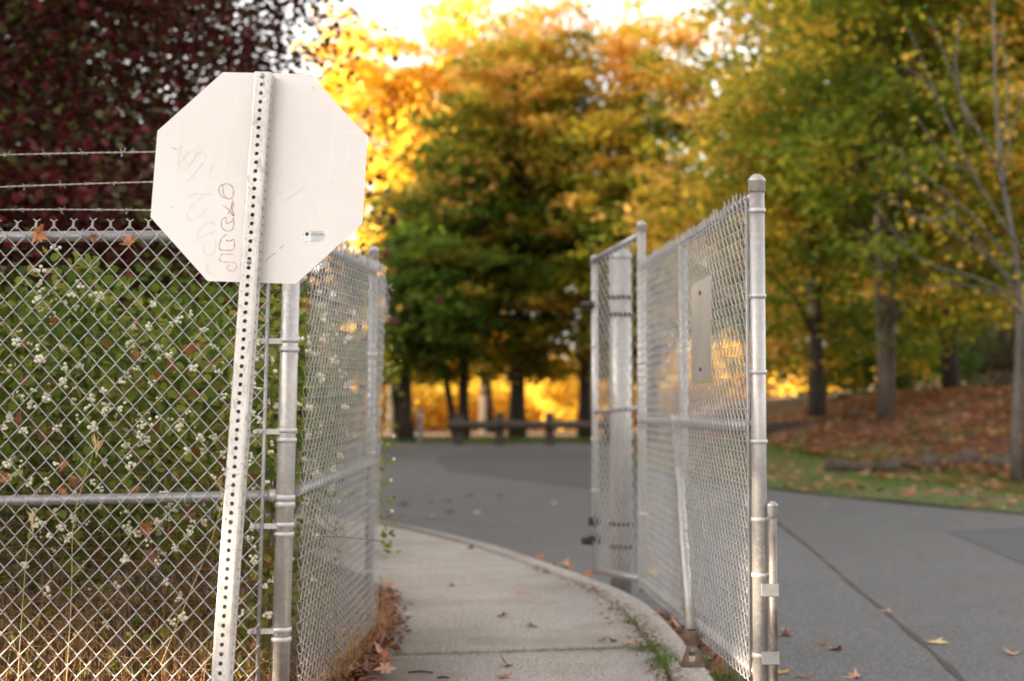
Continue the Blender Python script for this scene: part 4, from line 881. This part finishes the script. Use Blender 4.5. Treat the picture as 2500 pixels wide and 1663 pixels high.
for k, ((x, y), pts) in enumerate(stalks):
    o = empty('straw_stalk', (x, y, 0), ['long bent straw stalk crossing the middle rail', 'short straw stalk with a feathery head at far left', 'slanting straw stalk beside the perforated post'][k], 'grass stalk', 'straw stalks poking through the fence')
    s = MB(); s.pipe([Vector(p) for p in curve_pts(pts, 14)], [.0016 - .00006 * i for i in range(14)], 5); m_ = s.build('stem', M['leafpale'], o)
    e = Vector(pts[-1]); q = MB()
    for j in range(10): q.add(*ribbon([e - Vector((0, 0, .012 * j * .5)), e + Vector((random.gauss(0, .012), -.003, .035 - .004 * j))], .0022, Vector((0, -1, 0)), 0))
    q.build('seed_head', M['leafpale'], o)
# green weeds in the kerb joint and along the gate
def along_kin(n, seed, y0, y1, sd):
    rg = np.random.default_rng(seed); i = rg.integers(station(y0), station(y1), n); return kin2[i] + rg.normal(0, sd, (n, 2))
def tuftset(pts, n, hmin, hmax, wd, seed, sd=.02):
    rg = np.random.default_rng(seed); c = pts[rg.integers(0, len(pts), n)] + rg.normal(0, sd, (n, 2)); k = [0]
    return blades(0, 1, 0, 1, n, hmin, hmax, wd, seed, .5, lambda x, y: (c[:, 0], c[:, 1]))
V1 = tuftset(along_kin(26, 3, 5.2, 8.3, .012), 700, .02, .065, .003, 41)
Pj = np.stack([np.linspace(-.55, .7, 60), np.interp(np.linspace(-.55, .7, 60), [-.64, .7], [inner[station(6.86)][1], outer[station(6.86)][1]]) + .0], 1)
V2 = tuftset(Pj, 1100, .012, .032, .0025, 42, .008)
V3_ = tuftset(np.array([(.70, 6.5), (.72, 6.62), (.69, 6.78), (.62, 6.82)]), 380, .03, .08, .003, 43, .03)
V4 = tuftset(np.array([(.98, 5.6), (1.0, 5.9), (.98, 6.2), (1.02, 5.4), (.96, 6.5)]), 420, .04, .12, .006, 44, .05)
acc = [np.zeros((0, 3)), np.zeros((0, 4), int), np.zeros(0)]
for (V, Q, t_) in (V1, V2, V3_, V4): acc[1] = np.vstack([acc[1], Q + len(acc[0])]); acc[0] = np.vstack([acc[0], V]); acc[2] = np.r_[acc[2], t_ * .7]
acc[0][:, 2] += np.where(acc[0][:, 0] > .9, RZ, -.005)
tag(link('weeds', np_mesh('weeds', *acc), None, M['grass']), 'green weeds growing in the kerb and slab joints', 'weeds', None, 'stuff')
# verge turf blades
rgv = np.random.default_rng(55)
n = 60000; xv = rgv.uniform(2.5, 12, n); yv = rgv.uniform(13, 36, n); ok = ~in_poly(xv, yv, rp); xv, yv = xv[ok], yv[ok]
ok = (np.sin(xv * 1.3) * np.sin(yv * .9 + xv) + rgv.normal(0, .5, len(xv)) > -.35) & (bank(xv, yv) < .42); xv, yv = xv[ok], yv[ok]
V, Q, t2 = blades(0, 1, 0, 1, len(xv), .06, .15, .02, 56, .4, lambda a, b: (xv, yv)); V[:, 2] += ground_z(V[:, 0], V[:, 1]) - .02
xw = rgv.uniform(-8, 4, 4000); yw = rgv.uniform(50.8, 54, 4000); V5, Q5, t5 = blades(0, 1, 0, 1, 4000, .08, .3, .03, 57, .4, lambda a, b: (xw, yw)); V5[:, 2] += RZ
tag(link('verge_grass', np_mesh('verge_grass', np.vstack([V, V5]), np.vstack([Q, Q5 + len(V)]), np.r_[t2 * .8, t5 * .8]), None, M['grass']), 'green grass on the verges past the asphalt', 'grass', None, 'stuff')

# ------------------------------------------------------------------ fallen leaves
def maple_mesh(seed, sz, curl):
    rg = np.random.default_rng(seed); out = []
    prof = [(-90, .12), (-70, .42), (-45, .62), (-28, .40), (-8, .72), (8, .95), (22, .60), (38, .45), (55, .80), (72, .62), (90, 1.12)]
    full = prof + [(180 - a, r_) for a, r_ in prof[-2:0:-1]]
    V = [(0, 0, 0)]
    for a, r_ in full:
        r_ *= 1 + rg.uniform(-.12, .12); x, y = r_ * math.cos(R(a)) * sz / 2, r_ * math.sin(R(a)) * sz / 2
        V.append((x, y, curl * sz * (r_ ** 2) * (.5 + .5 * math.sin(R(a) * 2 + seed)) * .55))
    n = len(full); Fc = [(0, 1 + i, 1 + (i + 1) % n) for i in range(n)]
    # stalk
    b = len(V); V += [(-.004 * sz * 2, -.05 * sz, .002), (.004 * sz * 2, -.05 * sz, .002), (.002 * sz, -.75 * sz, .10 * sz * curl), (-.002 * sz, -.75 * sz, .10 * sz * curl)]; Fc.append((b, b + 1, b + 2, b + 3))
    me = bpy.data.meshes.new('fallen_leaf'); me.from_pydata(V, [], Fc); me.update(); return me
LM = {}
for nm in ('leafbrown', 'leafrust', 'leafpink', 'leafgold', 'leafpale'):
    for k, (sz, cu) in enumerate(((.14, .18), (.115, .45), (.12, .75))):
        me = maple_mesh(hash(nm) % 50 + k if False else len(LM) + 3, sz, cu); me.materials.append(M[nm]); LM[nm, k] = me
def fall(p, nm, k, label, group, sc=1.0, tilt=.12, dz=.006):
    o = link('fallen_leaf', LM[nm, k]); o.location = (p[0], p[1], p[2] + dz); o.rotation_euler = (random.gauss(0, tilt), random.gauss(0, tilt), random.uniform(0, 6.28)); o.scale = (sc,) * 3
    return tag(o, label.replace('{c}', {'leafbrown': 'brown', 'leafrust': 'rust coloured', 'leafpink': 'pinkish', 'leafgold': 'golden', 'leafpale': 'pale yellow'}[nm]), 'leaf', group)
G1 = 'fallen leaves on the asphalt'; G2 = 'fallen leaves on the sidewalk'; G3 = 'leaf litter beside the return fence'; G4 = 'fallen leaves under the gate'; G5 = 'fallen leaves on the grass verge'
fall(gd(2150, 1480, RZ), 'leafpale', 0, 'large pale yellow maple leaf lying flat beyond the tar seam', G1, 1.15, .03)
fall(gd(2212, 1197, RZ), 'leafgold', 0, 'single golden leaf on the asphalt near the grass verge', G1, 1.0, .05)
fall(gd(1885, 1488, RZ), 'leafbrown', 2, 'small curled brown leaf alone on the asphalt right of the drop rod', G1, .8)
fall(gd(925, 1162, RZ), 'leafgold', 0, 'golden leaf on the asphalt closest to the fence end post', G1, 1.5)
for dx, dy, nm, lb in ((1155, 1143, 'leafpale', 'farthest pale leaf on the open asphalt between fence and gate'), (1272, 1161, 'leafpale', 'pale leaf on the open asphalt nearest the narrow gate leaf'), (1100, 1182, 'leafpale', 'pale leaf on the open asphalt nearest the kerb')): fall(gd(dx, dy, RZ), nm, 1, lb, G1, 1.2)
for dx, dy, nm, lb in ((1925, 1498, 'leafrust', 'small rusty leaf right of the curled brown leaf'), (2040, 1410, 'leafpink', 'small pinkish leaf on the tar seam'), (2335, 1507, 'leafpink', 'small leaf at the right edge beside the large pale leaf'), (1800, 1452, 'leafpink', 'pinkish leaf right behind the drop rod'), (1808, 1466, 'leafpink', 'nearer of the two pinkish leaves behind the drop rod'), (1795, 1552, 'leafgold', 'golden brown leaf at the foot of the drop rod'),
                       (1850, 1562, 'leafrust', 'rusty leaf at the bottom edge next to the drop rod'), (1965, 1563, 'leafpink', 'pinkish leaf cut by the bottom edge below the tar seam'), (1870, 1130, 'leafpink', 'leaf on the asphalt just under the verge beside the gate end post'), (1900, 1162, 'leafpink', 'faint leaf on the asphalt left of the golden one'), (2120, 1188, 'leafpink', 'faint leaf on the asphalt closest to the golden one')):
    fall(gd(dx, dy, RZ), nm, random.randrange(3), lb, G1, random.uniform(.7, 1.05))
for k in range(44):
    dx, dy = random.uniform(870, 1100), random.uniform(1020, 1210)
    if dx > 960 and dy < 1120 and random.random() < .6: continue
    fall(gd(dx, dy, RZ), random.choice(['leafpink', 'leafpink', 'leafrust', 'leafgold']), random.randrange(3), '{c} leaf scattered on the far left asphalt', G1, random.uniform(.8, 1.2))
for k in range(34):
    f = random.random(); i = int(station(9.3) + f * (station(13) - station(9.3))); p = outer[i] - no[i] * abs(random.gauss(.12, .16)); 
    fall((p[0], p[1], RZ), random.choice(['leafgold', 'leafrust', 'leafrust', 'leafpink']), random.randrange(3), '{c} leaf gathered against the curving kerb', G1, random.uniform(.8, 1.15), .3)
for dx, dy, nm, k, lb in ((1040, 1350, 'leafrust', 1, 'rust coloured leaf on the sidewalk near the return fence'), (1155, 1420, 'leafbrown', 2, 'dark red curled leaf in the middle of the sidewalk'), (1225, 1443, 'leafbrown', 1, 'small brown leaf right of the dark curled leaf on the sidewalk'), (1170, 1534, 'leafbrown', 2, 'brown curled leaf just past the slab joint'),
                          (1205, 1365, 'leafpink', 0, 'faint pinkish leaf lying flat on the sidewalk'), (1160, 1562, 'leafrust', 1, 'brown leaf cut by the bottom edge of the picture'), (1083, 1264, 'leafbrown', 2, 'tiny dark leaf far up the sidewalk')):
    fall(gd(dx, dy, 0), nm, k, lb, G2, .75 if k else .9, .15)
for k in range(14): fall(gd(random.uniform(1380, 1520), random.uniform(1400, 1520), 0), random.choice(['leafbrown', 'leafbrown', 'leafrust']), random.randrange(3), '{c} scrap of leaf near the kerb joint', G2, random.uniform(.35, .7))
for k in range(80):
    y = random.uniform(5.6, 9.2); xl = np.interp(y, inner[:, 1], inner[:, 0]); p = (xl - .05 + random.gauss(0, .075) * (1.2 if y < 7.5 else .8), y, random.uniform(0, .035))
    fall(p, random.choice(['leafbrown', 'leafbrown', 'leafbrown', 'leafrust', 'leafpink']), random.choice([1, 2, 2]), '{c} leaf heaped between the return fence and the sidewalk', G3, random.uniform(.55, .95), .7)
for k in range(50):
    u = random.uniform(-.3, 3.2); p = GA + gdir * u; yy = p.y
    fall((p.x + abs(random.gauss(.06, .07)) - .02, yy, RZ + random.uniform(0, .03)), random.choice(['leafrust', 'leafrust', 'leafbrown', 'leafgold', 'leafpink']), random.randrange(3), '{c} leaf heaped under the open gate leaf', G4, random.uniform(.6, 1.0), .5)
for k in range(70):
    dx, dy = random.uniform(1770, 2350), random.uniform(1085, 1172)
    p = gd(dx, dy, RZ)
    if bool(in_poly(np.array(p.x), np.array(p.y), rp)): continue
    fall((p.x, p.y, float(ground_z(p.x, p.y)) + .05), random.choice(['leafpink', 'leafpink', 'leafrust', 'leafgold']), random.randrange(3), '{c} leaf resting on the grass verge', G5, random.uniform(1.0, 1.5), .4)
# farther litter as one mass
n = 34000; xv = np.r_[rgv.uniform(3, 17, 26000), rgv.uniform(-12, 22, 8000)]; yv = np.r_[rgv.uniform(17, 46, 26000), rgv.uniform(18, 58, 8000)]; ok = ~in_poly(xv, yv, rp); xv, yv = xv[ok], yv[ok]
ed_ = np.min(np.hypot(xv[:, None] - ec[None, 2:40, 0], yv[:, None] - ec[None, 2:40, 1]), axis=1); drift = .5 + .5 * np.sin(xv * 2.1 + np.sin(yv * 1.7)) * np.sin(yv * 1.3 - xv)
ok = (ed_ > 3.4 + .7 * np.sin(xv * 3 + yv)) | (rgv.uniform(0, 1, len(xv)) < .04 + .16 * (drift > .72)); ok &= (drift > .22) | (rgv.uniform(0, 1, len(xv)) < .35); xv, yv = xv[ok], yv[ok]
P = np.stack([xv, yv, ground_z(xv, yv) + rgv.uniform(.03, .12, len(xv))], 1); V, Q, t2 = leaves(P, .16, np.clip(rgv.normal(.8, .15, len(P)), 0, 1), .75, .85, 61)
litter = leafmat('leaf_litter', [(0, (.10, .036, .02)), (.5, (.21, .082, .038)), (.8, (.34, .145, .062)), (1, (.52, .28, .13))], .2)
Pk = np.stack([np.zeros(1500), rgv.uniform(5.5, 9.0, 1500), rgv.uniform(.0, .03, 1500)], 1); Pk[:, 0] = np.interp(Pk[:, 1], inner[:, 1], inner[:, 0]) - .07 + rgv.normal(0, .07, 1500)
kk = rgv.integers(station(5.3), station(10.5), 500); Pj2 = np.c_[kin2[kk] + rgv.normal(0, .035, (500, 2)), rgv.uniform(.004, .012, 500)]
Pg = np.stack([rgv.uniform(.88, 1.12, 500), rgv.uniform(5.2, 8.6, 500), RZ + rgv.uniform(.004, .03, 500)], 1)
V2_, Q2_, t2_ = leaves(np.vstack([Pk, Pj2, Pg]), np.r_[np.full(1500, .05), np.full(500, .022), np.full(500, .05)], np.clip(rgv.normal(.35, .25, 2500), 0, 1), .6, .7, 62)
tag(link('leaf_crumbs', np_mesh('leaf_crumbs', V2_, Q2_, t2_), None, litter), 'broken brown leaf crumbs along the path edges and kerb joint', 'leaf litter', None, 'stuff')
tag(link('leaf_litter', np_mesh('leaf_litter', V, Q, t2), None, litter), 'rusty leaf litter over the bank and under the trees', 'leaf litter', None, 'stuff')
# leaves caught in the fence and in the bush
def caught(px, py, Yv, nm, k, label, sc, group='brown leaves caught on the left fence'):
    o = link('fallen_leaf', LM[nm, k]); o.location = at(px, py, Yv); o.rotation_euler = (R(80) + random.gauss(0, .3), random.uniform(0, 6), random.gauss(0, .4)); o.scale = (sc,) * 3; tag(o, label, 'leaf', group)
caught(92, 572, FY - .055, 'leafrust', 1, 'rusty leaf hooked on the top rail at far left', .8)
caught(228, 578, FY - .04, 'leafbrown', 2, 'small brown leaf hooked on the top rail in the middle', .45)
caught(318, 590, FY - .045, 'leafrust', 2, 'crumpled orange leaf stuck just below the top rail', .65)
ORD = ['leftmost', 'second', 'third', 'fourth', 'fifth', 'sixth', 'seventh', 'eighth', 'ninth', 'tenth', 'eleventh', 'twelfth', 'thirteenth', 'fourteenth']
CB = [(45, 1020), (100, 1060), (170, 1150), (155, 1130), (185, 1185), (150, 1195), (15, 1165), (330, 1210), (388, 1365), (400, 1345), (370, 1355), (355, 1280), (360, 1290), (465, 1253), (415, 1300), (600, 1545), (620, 1565), (590, 1450), (60, 930), (250, 1085), (330, 870), (540, 1180)]
for above in (True, False):
    row = sorted(p for p in CB if (p[1] < 1222) == above)
    for k, (px, py) in enumerate(row):
        nm = random.choice(['leafbrown', 'leafbrown', 'leafrust']); lb = ORD[k] + ' curled brown leaf' + ('' if k == 0 else ' from the left') + ' caught in the bush ' + ('above' if above else 'below') + ' the middle rail'
        caught(px, py, random.uniform(5.40, 5.55), nm, random.choice([1, 2, 2]), lb, random.uniform(.45, .8), 'dead leaves caught in the bush')
# twigs on the walk
for k, (dx, dy, ln) in enumerate(((968, 1549, .11), (1020, 1562, .05))):
    p = gd(dx, dy, .004); s = MB(); s.pipe([(-ln / 2, 0, .003), (0, .006, .006), (ln / 2, -.004, .003)], [.004, .005, .003], 6); o = s.build('twig', M['blackiron']); o.location = p
    tag(o, ['dark twig on the sidewalk below the slab joint', 'shorter dark twig at the bottom edge of the sidewalk'][k], 'twig', 'twigs on the sidewalk')
